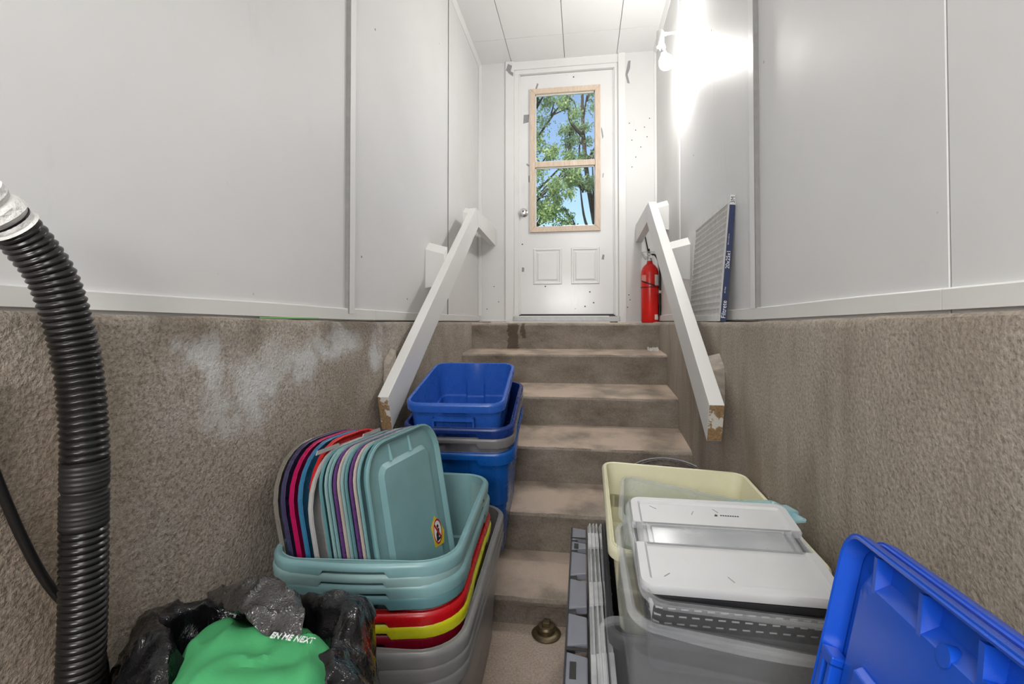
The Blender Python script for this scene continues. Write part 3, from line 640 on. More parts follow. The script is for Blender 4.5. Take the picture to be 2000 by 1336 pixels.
mesh_obj('label_panel', *ang(.45, 1.25, .285, .365, .0668, 0), PAPER, fe, True)
mesh_obj('inspection_tag', *ang(.42, .95, .022, .062, .0668, 0), PAPER, fe, True)
mesh_obj('front_label', *ang(-1.25, -.55, .315, .365, .0668, 0), simple('worn_label', srgb(226, 150, 140), .5), fe, True)
v, f = loft([[(.0675*math.sin(a), -.0675*math.cos(a), .315-.04*(a+1.2)/1.7), (.0675*math.sin(a), -.0675*math.cos(a), .325-.04*(a+1.2)/1.7)] for a in [-1.3+1.8*i/12 for i in range(13)]], False, False, False)
mesh_obj('strap', v, f, RUB, fe, True)
# two thin dark rods behind it
rd1 = mesh_obj('metal_rod', *tube_vf([(.535, 3.915, H+.47), (.515, 3.925, H+.60), (.50, 3.938, H+.69)], [.005, .005, .004], 8), RUB); tag(rd1, 'taller thin black rod behind the fire extinguisher', 'rod')
rd2 = mesh_obj('metal_rod', *tube_vf([(.545, 3.915, H+.45), (.528, 3.938, H+.588)], [.006, .006], 8), RUB); tag(rd2, 'shorter thin black rod behind the fire extinguisher', 'rod')
for r_ in (rd1, rd2): pass

# ------------------------------------------------------------------ furnace filter leaning on the right wall
# local x: along the wall away from the camera, y: up, z: towards the wall
ft = empty('air_filter', label='white pleated air filter with navy printed edge leaning on right wall', cat='filter', mat=frame((.535, 1.975, H+.003), (0.01, 1, 0), (.085, 0, 1)))
FW, FH, FD = .625, .50, .022
for lo, hi in (((0, 0, -FD), (FW, .028, 0)), ((0, FH-.028, -FD), (FW, FH, 0)), ((0, .028, -FD), (.028, FH-.028, 0)), ((FW-.028, .028, -FD), (FW, FH-.028, 0))):
    box('frame_side', (lo[0], lo[1], 0), (hi[0], hi[1], FD), CARD, ft, .001, 1)
pl = [[(.026+(FW-.052)*i/60, y, FD*.16+(.0008 if i % 2 else 0)) for i in range(61)] for y in (.026, FH-.026)]
mesh_obj('pleats', *loft(pl, False, False, False), PLEAT, ft)
parts = []
nx, ny = 44, 34
for i in range(nx+1):
    x = .026+(FW-.052)*i/nx
    parts.append(tube_vf([(x+(.004 if j % 2 else -.004), .026+(FH-.052)*j/ny, .0022) for j in range(ny+1)], .0010, 4))
for j in range(ny+1):
    parts.append(tube_vf([(.026, .026+(FH-.052)*j/ny, .0016), (FW-.026, .026+(FH-.052)*j/ny, .0016)], .0009, 4))
o = mesh_obj('wire_mesh', *join_vf(parts), FWIRE, ft); o['kind'] = 'stuff'
sp = box('printed_edge', (-.0012, 0, .0), (0, FH-.038, FD), NAVYP, ft, 0)
sw = box('logo_patch', (-.0012, FH-.038, 0), (0, FH, FD), CARD, ft, 0)
# lettering runs up the edge: text x -> local y, text up -> towards the face
em = lambda y, z: Matrix(((0, 0, -1, -.0016), (1, 0, 0, y), (0, -1, 0, z), (0, 0, 0, 1)))
text_obj('lettering', 'Filtrete', .024, WHITEP, sp, em(.048, FD*.5), .0002, 'CENTER', 1.0)
text_obj('lettering', '20x25x1', .021, WHITEP, sp, em(.245, FD*.5), .0002, 'CENTER', 1.0)
text_obj('lettering', 'Air Filter', .007, WHITEP, sp, em(.125, FD*.4), .0002); text_obj('lettering', '50.8 cm x 63.5 cm', .006, WHITEP, sp, em(.325, FD*.3), .0002)
text_obj('logo', '3M', .022, INK, sw, em(FH-.019, FD*.5), .0003, 'CENTER', .95)

# ------------------------------------------------------------------ storage totes
def rr(w, l, r, z, side=(-1, -.62, -.54, -.36, -.30, 0, .30, .36, .54, .62, 1), na=7):
    """rounded rectangle outline; returns points and per-point tags (side index, s)"""
    P, T = [], []
    r = min(r, w/2-.004, l/2-.004)
    hw, hl = w/2-r, l/2-r
    cs = [(1, -1, -90), (1, 1, 0), (-1, 1, 90), (-1, -1, 180)]
    # sides: front(0) bottom edge then right(1), back(2), left(3)
    def edge(a, b, k):
        for s in side[1:-1]:
            t = (s+1)/2; P.append((a[0]+(b[0]-a[0])*t, a[1]+(b[1]-a[1])*t, z)); T.append((k, s))
    def arc(cx, cy, a0):
        for i in range(na+1):
            a = math.radians(a0+90*i/na); P.append((cx+r*math.cos(a), cy+r*math.sin(a), z)); T.append((-1, 0))
    edge((-hw, -l/2), (hw, -l/2), 0); arc(hw, -hl, -90)
    edge((w/2, -hl), (w/2, hl), 1); arc(hw, hl, 0)
    edge((hw, l/2), (-hw, l/2), 2); arc(-hw, hl, 90)
    edge((-w/2, hl), (-w/2, -hl), 3); arc(-hw, -hl, 180)
    return P, T
def shift_rib(P, T, d, ends=True, lim=.33):
    out = []
    for (x, y, z), (k, s) in zip(P, T):
        if k in (0, 2) and abs(s) < lim: y += (d if k == 0 else -d)
        if not ends and k in (1, 3) and abs(s) < lim: x += (-d if k == 1 else d)
        out.append((x, y, z))
    return out
def tote(label, m, W, L, D, mat, rim_h=.042, lip=.013, r=.065, taper=.085, group=None, rimmat=None, t=.003, bow=0, handle=False, shallow=.55, ledge=True, cat='tote', name='storage_tote', rib=.012):
    """m places the rim plane centre; the body hangs down local -z"""
    root = empty(name, label=label, cat=cat, group=group, mat=m)
    wi, li = W-2*lip, L-2*lip
    def ring(dw, z, rad=r, tt=0): return rr(wi+dw, li+dw, rad+dw/2, z)
    outer, inner = [], []
    zs = [0.004, .06, .14, .5*D, .5*D+.006, D-.012, D]
    for q, z in enumerate(zs):
        k = -taper*2*z-(.012 if (ledge and z > .5*D+.001) else 0)-(.016 if q == len(zs)-1 else 0)
        P, T = ring(k, -z)
        P2, T2 = ring(k-2*t, -z if q < len(zs)-1 else -z+t)
        if rib and .05 < z < D-.001:
            P = shift_rib(P, T, rib); P2 = shift_rib(P2, T2, rib)
        outer.append(P); inner.append(P2)
    P, T = ring(-2*t, 0.0); inner[0] = P
    v, f = loft(outer[::-1]+inner)
    mesh_obj('body', v, f, mat, root, True)
    # rim: turned-down band, deeper round the corners than at mid-side
    prof = [(0, -.008, 1), (2*lip, None, 1), (2*lip+.004, -.010, 1), (2*lip, -.003, 1), (2*lip-.008, .001, 1), (.006, .001, 1), (-2*t, -.003, 1), (-2*t-.001, -.012, 1)]
    rings = []
    for dw, z, _ in prof:
        P, T = ring(dw, 0)
        o = []
        for (x, y, _z), (k, s) in zip(P, T):
            zz = z
            if z is None:
                zz = -rim_h*(shallow if (k >= 0 and abs(s) < .56) else 1)
            if bow and k == 0 and dw > .01: y -= bow*(1-s*s)
            if bow and k == 2 and dw > .01: y += bow*(1-s*s)
            o.append((x, y, zz))
        rings.append(o)
    mesh_obj('rim', *loft(rings, False, False), rimmat or mat, root, True)
    if handle:
        hw = wi*.22
        for s in (-1, 1):
            y = s*(li/2+.004)
            a = join_vf([box_vf((-hw, min(y, y+s*.022), -.062), (hw, max(y, y+s*.022), -.052)), box_vf((-hw, min(y-s*.004, y+s*.020), -.088), (-hw+.006, max(y-s*.004, y+s*.020), -.052)), box_vf((hw-.006, min(y-s*.004, y+s*.020), -.088), (hw, max(y-s*.004, y+s*.020), -.052))])
            mesh_obj('handle', *a, mat, root)
    return root
def along(m, dz, dx=0, dy=0): return m @ Matrix.Translation((dx, dy, dz))

# blue stack tipping forward on the steps
mb = euler_m((-.491, 1.973, H-.250), 3.2, 12.4)
tote('bright blue open tote with end handle on top of stack on the steps', mb, .38, .52, .30, PL['blue'], handle=True, rim_h=.034, shallow=1, lip=.011, r=.05)
mb2 = euler_m((-.478, 1.985, H-.338), 2.7, 11.5)
tote('dark blue tote holding the top blue tote, second in stack', mb2, .425, .56, .38, PL['navy'], rim_h=.036, r=.06)
tote('grey tote nested between two blue totes on the steps', along(mb2, -.040), .425, .56, .40, PL['dgrey'], rim_h=.036, r=.06, shallow=.5)
tote('lowest blue tote of stack on the steps, under a grey one', along(mb2, -.098, 0, 0), .425, .56, .45, PL['midblue'], rim_h=.046, r=.06, shallow=.55, taper=.075)

# teal / red / yellow / wine / grey stack on the floor at left
mt = euler_m((-.516, 1.298, H-.526), 3.8, .1, -.9)
TW, TL = .45, .62
ST = [('teal', 0, 'open dusty teal tote holding upright lids, top of its stack'), ('teal2', -.0235, 'second teal tote, nested just below the open one'), ('teal', -.046, 'third teal tote down, nested under two others'), ('teal3', -.069, 'fourth and lowest teal tote, just above the red tote'),
      ('red', -.106, 'bright red tote nested under teal totes'), ('yellow', -.129, 'lime yellow tote nested between red totes'), ('wine', -.152, 'dark wine red tote nested under the yellow one')]
for c, dz, lab in ST:
    k = 0 if dz > -.08 else .006
    tote(lab, along(mt, dz, .004*math.sin(dz*90), 0), TW+k, TL+k, .40, PL[c], rim_h=.028, r=.085, bow=.010, taper=.07)
mg = euler_m((-.518, 1.365, H-.690), 2.7, 0, -.3)
for i, lab in enumerate(('silver grey tote directly under the wine red tote', 'silver grey tote, middle one of three greys', 'silver grey tote on the floor, bottom of tall stack')):
    tote(lab, along(mg, -.030*i), .50, .83, .42-.02*i, PL['grey'], rim_h=.030, r=.095, bow=.012, taper=.06, shallow=1)

# ------------------------------------------------------------------ lids
def lid(label, m, W, L, mat, depth=.014, r=.088, group=None, ribs=False, name='tote_lid', flip=1, raise_=.010, t=.0022, cat='lid', margin=.05, rimw=.012):
    """plate in local x (W) / y (L), seen from +z; skirt turned towards +z*flip"""
    root = empty(name, label=label, cat=cat, group=group, mat=m)
    def ring(i, z): return rr(W-2*i, L-2*i, max(r-i, .01), z)[0]
    d = depth*flip
    front = [ring(0, d), ring(.0015, d*1.06), ring(.004, d), ring(rimw, 0.001*flip)]
    back = [ring(rimw-.002, -t*flip), ring(-.0018, d*.5), ring(-.002, d)]
    mesh_obj('rim', *loft(back+front, False, False), mat, root, True)
    h = raise_
    f2 = [ring(rimw-.003, .0004), ring(margin-.012, .0004), ring(margin, h), ring(margin+.012, h)]
    b2 = [ring(margin+.012, h-t), ring(margin-.002, h-t), ring(margin-.014, -t), ring(rimw-.003, -t)]
    mesh_obj('panel', *loft(b2+f2, True, True), mat, root, True)
    if ribs:
        for x in (-W*.17, W*.10):
            v, f = loft([[(x-.004, L/2-margin+.012, 0), (x+.004, L/2-margin+.012, 0), (x+.004, L/2-.012, 0), (x-.004, L/2-.012, 0)], [(x-.0025, L/2-margin+.012, .008), (x+.0025, L/2-margin+.012, .008), (x+.0025, L/2-.018, .003), (x-.0025, L/2-.018, .003)]])
            mesh_obj('rib', v, f, mat, root)
    return root
# standing lids: local x = width (near to far), y = up, z = facing right
U = Vector((-.178, 0, .985)).normalized(); WD = Vector((.16, .985, 0)).normalized()
NRM = WD.cross(U).normalized()
LW, LL = .362, .575
topmid = Vector((-.488, 1.22, H-.298))         # middle of the upper edge of the front lid
def lid_m(off, dy=0, dz=0, lean=0, turn=0):
    u = (U+NRM*(-lean)).normalized(); wd = (WD+NRM*turn).normalized()
    c = topmid+NRM*off+WD*dy+Vector((0, 0, dz))-u*(LL/2)
    return frame(c, wd, u)
fl_ = lid('front teal lid with yellow warning sticker, standing in teal tote', lid_m(0), LW, LL, PL['teal'], .012, ribs=True, margin=.068)
LIDS = [('teal3', -.013, 'teal lid pressed against back of the sticker lid', .012, 0), ('teal', -.0235, 'third teal lid counting left from the sticker lid', .0, 0), ('beige', -.034, 'pinkish beige lid just right of right purple lid', 0, 0), ('purple', -.045, 'right one of two purple lids in lid row', 0, 0), ('teal3', -.0575, 'deep teal lid just left of right purple lid', 0, 0), ('teal2', -.068, 'pale teal lid between the two purple lids', 0, 0), ('beige', -.078, 'beige lid just right of left purple lid', 0, 0), ('purple', -.089, 'left one of two purple lids in lid row', 0, 0), ('teal', -.102, 'teal lid immediately left of left purple lid', 0, 0), ('teal2', -.113, 'middle of three teal lids left of purple lids', 0, 0), ('teal3', -.124, 'last teal lid, standing beside the light grey lid', -.005, 0)]
for c, off, lab, dy, dz in LIDS:
    lid(lab, lid_m(off*.95, dy-.002*(off*-50), dz-.02*off*-1, .10*-off), LW, LL, PL[c], .011, margin=.068)
GL = [('lgrey', -.163, 'light grey lid with turned edge, right of red lid', -.01, -.005, .05), ('lidred', -.188, 'bright red lid between light grey and blue lids', .02, .012, .06), ('lidblue', -.205, 'steel blue lid between crimson and red lids', .0, .015, .07), ('crimson', -.223, 'crimson lid standing beside the blue lid', -.01, .018, .08), ('plum', -.246, 'plum navy lid with ribs behind the crimson lid', -.015, .022, .10), ('taupe', -.264, 'taupe grey lid at far left of lid row by concrete wall', -.02, .022, .11)]
for c, off, lab, dy, dz, lean in GL:
    q = lid(lab, lid_m(off*.99, dy, dz, lean*.6), LW+.02, LL, PL[c], .018, r=.15, margin=.06)
# clip handles on the light grey lid's upper edge
q = [o for o in bpy.data.objects if o.get('label', '').startswith('light grey lid')][0]
for x in (-.10, .09):
    v, f = loft([[(x-.045, LL/2-.002, .014), (x+.045, LL/2-.002, .014), (x+.040, LL/2+.008, .017), (x-.040, LL/2+.008, .017)], [(x-.045, LL/2-.002, .018), (x+.045, LL/2-.002, .018), (x+.040, LL/2+.008, .020), (x-.040, LL/2+.008, .020)]])
    mesh_obj('clip', v, f, PL['lgrey'], q)
# sticker on the front lid with the warning sign
stv = [(.075, -.045), (.125, -.052), (.136, -.02), (.118, .008), (.094, .036), (.066, .012)]
stk = mesh_obj('sticker', *loft([[(x+.0, y-.005, .0102) for x, y in stv], [(x, y-.005, .0108) for x, y in stv]]), YEL, fl_)
sc = (.098, -.014)
circ = lambda r, n=28: [(sc[0]+r*.72*math.cos(2*math.pi*i/n), sc[1]+r*math.sin(2*math.pi*i/n)) for i in range(n)]
mesh_obj('white_disc', *loft([[(x, y, .0108) for x, y in circ(.034)], [(x, y, .0112) for x, y in circ(.034)]]), WHITEP, stk)
mesh_obj('red_ring', *loft([[(x, y, .0113) for x, y in circ(.034)], [(x, y, .0115) for x, y in circ(.034)], [(x, y, .0115) for x, y in circ(.029)], [(x, y, .0113) for x, y in circ(.029)]], False, False), REDI, stk)
mesh_obj('pictogram', *join_vf([loft([[(sc[0]+x, sc[1]+y, z) for x, y in pp] for z in (.0113, .0116)]) for pp in ([(-.004, .016), (.004, .019), (.009, .012), (.003, .006)], [(-.010, -.004), (.004, .008), (.010, .004), (.006, -.006), (.0, -.018), (-.012, -.020)], [(-.012, -.016), (.010, -.018), (.012, -.024), (-.012, -.025)])]), INK, stk)
mesh_obj('red_slash', *loft([[(sc[0]+x, sc[1]+y, z) for x, y in ((-.018, .022), (-.013, .026), (.018, -.022), (.013, -.026))] for z in (.0117, .0120)]), REDI, stk)

# ------------------------------------------------------------------ right pile
mc = euler_m((.284, 1.341, H-.487), -.84, 1.8, 2.4)
tote('cream rectangular tote with a clear bin inside it', mc, .45, .60, .20, PL['cream'], rim_h=.026, lip=.010, r=.035, taper=.12, shallow=1, ledge=False, rib=0)
# dark crate under the cream tote
crate_m = euler_m((.292, 1.335, H-.665), -.8)
cr = tote('black ribbed crate under the cream tote', crate_m, .47, .60, .46, PL['charcoal'], rim_h=.03, lip=.010, r=.03, taper=.03, shallow=1, ledge=False, rib=0, cat='crate', name='storage_crate')
for i in range(7):
    y = -.24+.08*i
    box('rib', (-.228-.004, y-.006, -.42), (-.219+.002, y+.006, -.032), PL['charcoal'], cr, .001, 1)
def clear_bin(label, m, W, L, D, mat=CLEAR, rimmat=CLEARR, r=.03, group=None, taper=.10, bow=0, rim_h=.012, lip=.008):
    return tote(label, m, W, L, D, mat, rim_h=rim_h, lip=lip, r=r, taper=taper, shallow=1, ledge=False, rib=0, rimmat=rimmat, bow=bow, cat='bin', name='clear_bin', t=.0018)
clear_bin('milky clear bin sitting tilted inside the cream tote', euler_m((.280, 1.250, H-.470), -5.5, 1.2, 8.4), .375, .31, .13, MILK, CLEARR, .035)
# aqua lid lying at the back
al = lid('aqua tinted lid poking out behind the white lid', frame((.370, 1.165, H-.440), (.375, .10, -.010), (-.10, .375, 0)), .21, .12, AQUA, .008, r=.012, margin=.025, raise_=-.006)
mesh_obj('latch', *join_vf([box_vf((.085, -.02, -.004), (.113, .02, .012))]), AQUA, al)

mw = euler_m((.249, .926, H-.399), -1.3, 10.1, -.5)
LWt, LLt = .296, .258
# black perforated basket under the lid: wall strips between slots, built as real openings
def basket(label, m, W, L, D):
    root = empty('perforated_basket', label=label, cat='basket', mat=m)
    t = .0025; r = .03
    def wall(a, b, za, zb, ins):  # solid strip
        return None
    outl = lambda ins: rr(W-2*ins, L-2*ins, r-ins, 0, (-1, 1), 6)[0]
    # resample the outline to uniform cells
    def resample(P, n):
        P = [Vector(p) for p in P]; P.append(P[0].copy()); d = [0]
        for i in range(1, len(P)): d.append(d[-1]+(P[i]-P[i-1]).length)
        out = []; j = 0
        for k_ in range(n):
            s = d[-1]*k_/n
            while d[j+1] < s: j += 1
            out.append(P[j].lerp(P[j+1], (s-d[j])/(d[j+1]-d[j])))
        return out
    per = 2*(W+L)-8*r+2*math.pi*r
    nc = int(per/.0205)*5
    rows = [0, -.011]
    z = -.011
    nr = int((D-.022)/.0145)
    for i in range(nr): rows += [z-.0058, z-.0145]; z -= .0145
    rows.append(-D)
    V, F = [], []
    for zz in rows:
        for p in resample(outl(-zz*.07), nc): V.append((p.x, p.y, zz))
    for i in range(len(rows)-1):
        slot = (i >= 1 and i % 2 == 1 and i < len(rows)-2)
        for j in range(nc):
            if slot and ((j+(i//2)) % 5) in (0, 1, 2): continue
            k_ = (j+1) % nc; F.append((i*nc+j, i*nc+k_, (i+1)*nc+k_, (i+1)*nc+j))
    F.append(tuple((len(rows)-1)*nc+j for j in range(nc)))
    o = mesh_obj('body', V, F, PL['black'], root)
    md = o.modifiers.new('thick', 'SOLIDIFY'); md.thickness = t; md.offset = -1
    rings = [rr(W+dw, L+dw, r+dw/2, z_)[0] for dw, z_ in ((0, -.002), (.012, -.010), (.013, -.002), (.010, .001), (0, .001), (-.004, -.002))]
    mesh_obj('rim', *loft(rings, False, False), PL['black'], root, True)
    return root
bk = basket('black slotted basket under the white lid', along(mw, -.018), LWt-.002, LLt-.002, .090)
lv = [[(a*(LWt/2-q), b_*(LLt/2-q), z) for a, b_ in ((-1, -1), (1, -1), (1, 1), (-1, 1))] for q, z in ((.0055, -.012), (.0125, -.086))]
bevelled('slot_light_backing', *loft(lv), WHITEP, bk, .012)  # white block added inside so light seems to show through the slots
# white lid: two white halves with a clear hinged strip between them
wl_ = empty('bin_lid', label='white two-part lid with clear middle strip on black basket', cat='lid', mat=mw)
def half_lid(y0, y1, name):
    r = .022
    xs0, xs1 = -LWt/2-.006, LWt/2+.006
    a = y0; b2 = y1
    def ring(i, z):
        lo, hi = (a+(i if name == 'front_half' else 0)), (b2-(i if name == 'back_half' else 0))
        P = []
        def arc(cx, cy, a0, rad):
            for q in range(6):
                an = math.radians(a0+90*q/5); P.append((cx+rad*math.cos(an), cy+rad*math.sin(an), z))
        rf = max(r-i, .004) if name == 'front_half' else .003
        rb = max(r-i, .004) if name == 'back_half' else .003
        arc(xs1-i-rf, lo+rf, -90, rf); arc(xs1-i-rb, hi-rb, 0, rb); arc(xs0+i+rb, hi-rb, 90, rb); arc(xs0+i+rf, lo+rf, 180, rf)
        return P
    rings = [ring(.002, -.014), ring(0, -.014), ring(-.001, -.004), ring(.002, .001), ring(.016, .001), ring(.020, -.003), ring(.030, -.003)]
    return mesh_obj(name, *loft(rings, False, True), PL['white'], wl_, True)
S0, S1 = -.022, .042
hb = half_lid(S1, LLt/2+.006, 'back_half'); hf = half_lid(-LLt/2-.006, S0, 'front_half')
cs = join_vf([box_vf((-LWt/2+.030, S0, -.006), (LWt/2-.030, S1, -.0045)), box_vf((-LWt/2, S0, -.020), (-LWt/2+.012, S1, -.001)), box_vf((LWt/2-.012, S0, -.020), (LWt/2, S1, -.001)), box_vf((-LWt/2+.020, S0, -.008), (-LWt/2+.026, S1, -.001)), box_vf((LWt/2-.026, S0, -.008), (LWt/2-.020, S1, -.001))])
mesh_obj('clear_strip', *cs, CLRLID, wl_)
box('strip_film', (-LWt/2+.012, S0, -.0085), (LWt/2-.012, S1, -.0075), CLRLID, wl_, 0)
for x, y, x2, y2, hh in ((-.114, .106, -.102, .096, hb), (.01, .106, .018, .094, hb), (-.114, -.106, -.104, -.097, hf), (-.005, -.108, -.012, -.096, hf), (-.035, .082, -.03, .094, hb)):
    d = Vector((y2-y, x-x2, 0)).normalized()*.0008
    mesh_obj('scratch', *loft([[(x+d.x, y+d.y, z), (x-d.x, y-d.y, z), (x2-d.x, y2-d.y, z), (x2+d.x, y2+d.y, z)] for z in (-.0029, -.0024)]), DUCT, hh)
mk2 = [loft([[(.02+i*.0045, .083, z), (.02+i*.0045+.003, .083, z), (.02+i*.0045+.003, .086, z), (.02+i*.0045, .086, z)] for z in (-.0029, -.0024)]) for i in range(8)]
mk2.append(loft([[(.008, .081, z), (.014, .081, z), (.015, .085, z), (.011, .088, z)] for z in (-.0029, -.0024)]))
mesh_obj('maker_mark', *join_vf(mk2), INK, hb)
# clear nested bins below
clear_bin('clear bin holding the black basket, top of clear stack', euler_m((.252, .924, H-.414), .6, 9.9, 3.0), .322, .312, .10, r=.032, rim_h=.008)
clear_bin('clear bin with bowed front, second in clear stack', euler_m((.233, .895, H-.454), 1.2, 7.2, 7.9), .332, .297, .13, r=.034, bow=.008)
clear_bin('lowest clear bin at left of clear stack', euler_m((.212, .71, H-.545), 0, 0, 1), .37, .40, .30, r=.03)

# lids and trays standing on edge left of the clear stack
def edge_lid(label, m, L, Hh, T, mat, rimmat, notches):
    """tray lid standing on its long edge; local x along, y up, z thickness"""
    root = empty('tray_lid', label=label, cat='lid', mat=m)
    f_ = [box_vf((0, 0, 0), (L, Hh, .004))]
    mesh_obj('panel', *join_vf(f_), mat, root)
    # the rim: band with scalloped pads seen from above
    tops = []
    for a, c in notches:
        v, f = loft([[(a, Hh-.02, .004), (c, Hh-.02, .004), (c-.012, Hh-.02, T), (a+.012, Hh-.02, T)], [(a, Hh, .004), (c, Hh, .004), (c-.012, Hh, T), (a+.012, Hh, T)]])
        tops.append((v, f))
    for vf in tops: bevelled('edge_pad', vf[0], vf[1], rimmat, root, .003)
    mesh_obj('edge_strip', *box_vf((0, Hh-.03, .004), (L, Hh-.004, T*.45)), mat, root)
    return root
mbk = frame((-.041, .62, H-.72-.42), (0, 1, 0), (0, 0, 1))
bl = edge_lid('black and grey tray lid standing on edge beside the steps', mbk, 1.075, .42, .050, PL['black'], PL['lavgrey'], [(.0, .12), (.155, .31), (.33, .44), (.46, .58), (.60, .74), (.76, .90), (.915, .97), (.985, 1.075)])
for a, c in ((.36, .41), (.92, .955)):
    mesh_obj('slot', *box_vf((a, .4195, .012), (c, .4205, .026)), INK, bl)
    mesh_obj('latch_gap', *box_vf((c+.035, .4195, .0), (c+.045, .4205, .05)), INK, bl)
for i in range(4):
    x = .017+.0115*i+(.004 if i > 2 else 0)
    rt = lid(('clear lid standing on edge next to the black tray lid', 'second clear upright lid from the black tray lid', 'third clear upright lid from the black tray lid', 'clear upright lid standing slightly apart nearest the crate')[i],
             frame((x, 1.25+.01*i, H-.70-.20-.004*i), (0, 1, 0), (0, 0, 1)), .92, .40, EDGEW, .008, r=.03, margin=.05, raise_=-.004, name='clear_cover', rimw=.012)
    for k_ in (-.28, .0, .3):
        mesh_obj('edge_clip', *box_vf((k_-.05, .2, -.0015), (k_+.05, .206, .009)), EDGEW, rt)

# ------------------------------------------------------------------ fan grille behind the cream tote
fg = empty('fan_grille', label='round dark wire fan grille lying behind the cream tote', cat='grille', mat=euler_m((.375, 2.185, H-.729), 0, 22, -2))
R0 = .205
def circ3(r, z=0, n=48): return [(r*math.cos(2*math.pi*i/n), r*math.sin(2*math.pi*i/n), z) for i in range(n)]
mesh_obj('outer_ring', *tube_vf(circ3(R0), .0042, 8, True), STEEL, fg, True)
for r_, z_ in ((R0-.028, .012), (.12, .03), (.06, .036)):
    mesh_obj('inner_ring', *tube_vf(circ3(r_, z_), .0022, 6, True), WIRE, fg, True)
for i in range(36):
    a = 2*math.pi*i/36
    mesh_obj('spoke', *tube_vf([(R0*math.cos(a), R0*math.sin(a), 0), ((R0-.028)*math.cos(a), (R0-.028)*math.sin(a), .012), (.12*math.cos(a), .12*math.sin(a), .03), (.045*math.cos(a), .045*math.sin(a), .037)], .0014, 5), WIRE, fg)
mesh_obj('hub', *lathe_vf([(.001, .034), (.046, .034), (.047, .038), (.03, .042), (.001, .043)], 24), WIRE, fg, True)

# ------------------------------------------------------------------ big blue lids at lower right
E1 = Vector((-.092, -.993, .077)).normalized(); E2 = Vector((-.238, -.054, -.97)).normalized()
BN = E1.cross(-E2)                      # faces the photographer's left
def blue_lid(label, corner, detail):
    W, L = .56, .40                    # along E1, along E2
    c = Vector(corner)-BN*.020+E1*W/2+E2*L/2
    m = frame(c, E1, -E2)
    q = lid(label, m, W, L, PL['blue2'], .020, r=.035, margin=.042, raise_=.012, name='blue_lid', rimw=.010, t=.003)
    if detail:
        # flat boss with a bevelled end, ribs across the channel, slotted latch on the near-left edge
        v, f = loft([[(-.205, -.20, .012), (-.13, -.20, .012), (-.13, .085, .012), (-.205, .085, .012)], [(-.200, -.20, .022), (-.145, -.20, .022), (-.145, .080, .022), (-.200, .080, .022)]])
        bevelled('boss', v, f, PL['blue2'], q, .002)
        for x in (-.215, -.135, -.06, .03, .12):
            v, f = loft([[(x-.004, .155, .0), (x+.004, .155, .0), (x+.004, .191, 0), (x-.004, .191, 0)], [(x-.003, .155, .012), (x+.003, .155, .012), (x+.003, .191, .016), (x-.003, .191, .016)]])
            mesh_obj('rib', v, f, PL['blue2'], q)
        for x in (-.10, -.055):
            mesh_obj('lug', *lathe_vf([(.001, .008), (.010, .008), (.009, .017), (.001, .017)], 18, Matrix.Translation((x, .158, -.004))), PL['blue2'], q, True)
        v, f = join_vf([box_vf((-.272, -.09, .004), (-.262, .06, .022)), box_vf((-.252, -.09, .004), (-.244, .06, .022)), box_vf((-.272, .054, .004), (-.244, .066, .022)), box_vf((-.272, -.096, .004), (-.244, -.086, .022))])
        bevelled('latch_frame', v, f, PL['blue2'], q, .002)
        for x, y in ((-.08, .03), (.02, .08), (-.06, -.1)):
            mesh_obj('mould_mark', *tube_vf([(x+.009*math.cos(a), y+.009*math.sin(a), .0125) for a in [i*math.pi/8 for i in range(16)]], .0008, 5, True), PL['blue2'], q)
    return q
blue_lid('vivid blue lid showing its ribbed underside at lower right', (.308, .62, H-.242), True)
blue_lid('second blue lid tucked behind the ribbed blue lid', Vector((.308, .62, H-.242))-BN*.024+E1*.004, False)

# ------------------------------------------------------------------ vacuum hose and cable at left
hs = empty('vacuum_hose', label='thick black ribbed hose hanging down left side with white cuff', cat='hose')
k = .92
HP = [(-1.02, .66, .215), (-.965, .66, .179), (-.903, .66, .126), (-.851, .66, .058), (-.81, .66, -.059), (-.793, .66, -.182), (-.791, .66, -.305), (-.79, .66, -.451), (-.794, .66, -.577), (-.80, .66, -.72), (-.79, .67, -.9)]
HP = [Vector((x*q, y*q, z*q+H)) for (x, y, z), q in zip(HP, [.745, .785, .84, .885]+[k]*7)]
path = catmull(HP, 40)
ln = [0]
for i in range(1, len(path)): ln.append(ln[-1]+(path[i]-path[i-1]).length)
def at_len(s):
    import bisect
    i = min(max(bisect.bisect(ln, s)-1, 0), len(path)-2); d = ln[i+1]-ln[i]
    return path[i].lerp(path[i+1], (s-ln[i])/d if d else 0)
def sweep(s0, s1, step, rf):
    pts, rad = [], []
    n = int((s1-s0)/step)
    for i in range(n+1):
        s = s0+(s1-s0)*i/n; pts.append(at_len(s)); rad.append(rf(s))
    return tube_vf(pts, rad, 28)
pitch = .0100
ribf = lambda s: .0262+.0030*(.5+.5*math.cos(2*math.pi*s/pitch))**.6
sj = ln[40*6-int(40*.12)]-.016
jl = .046
s_top = ln[46]
mesh_obj('hose_upper', *sweep(s_top, sj-jl, pitch/8, ribf), HOSEM, hs, True)
mesh_obj('hose_lower', *sweep(sj+jl, ln[-1], pitch/8, ribf), HOSEM, hs, True)
o = mesh_obj('coupler', *sweep(sj-jl-.002, sj+jl+.002, .002, lambda s: .0288+.0006*math.sin(s*900)+(-.0025 if abs(s-sj+.004) < .004 else 0)), TAPEB, hs, True); o['label'] = 'black taped joint'
o = mesh_obj('cuff', *sweep(ln[0], s_top+.012, .003, lambda s: .030+.0022*math.sin(s*260)+.0012*math.sin(s*610)), FUZZ, hs, True); o['label'] = 'white cuff'
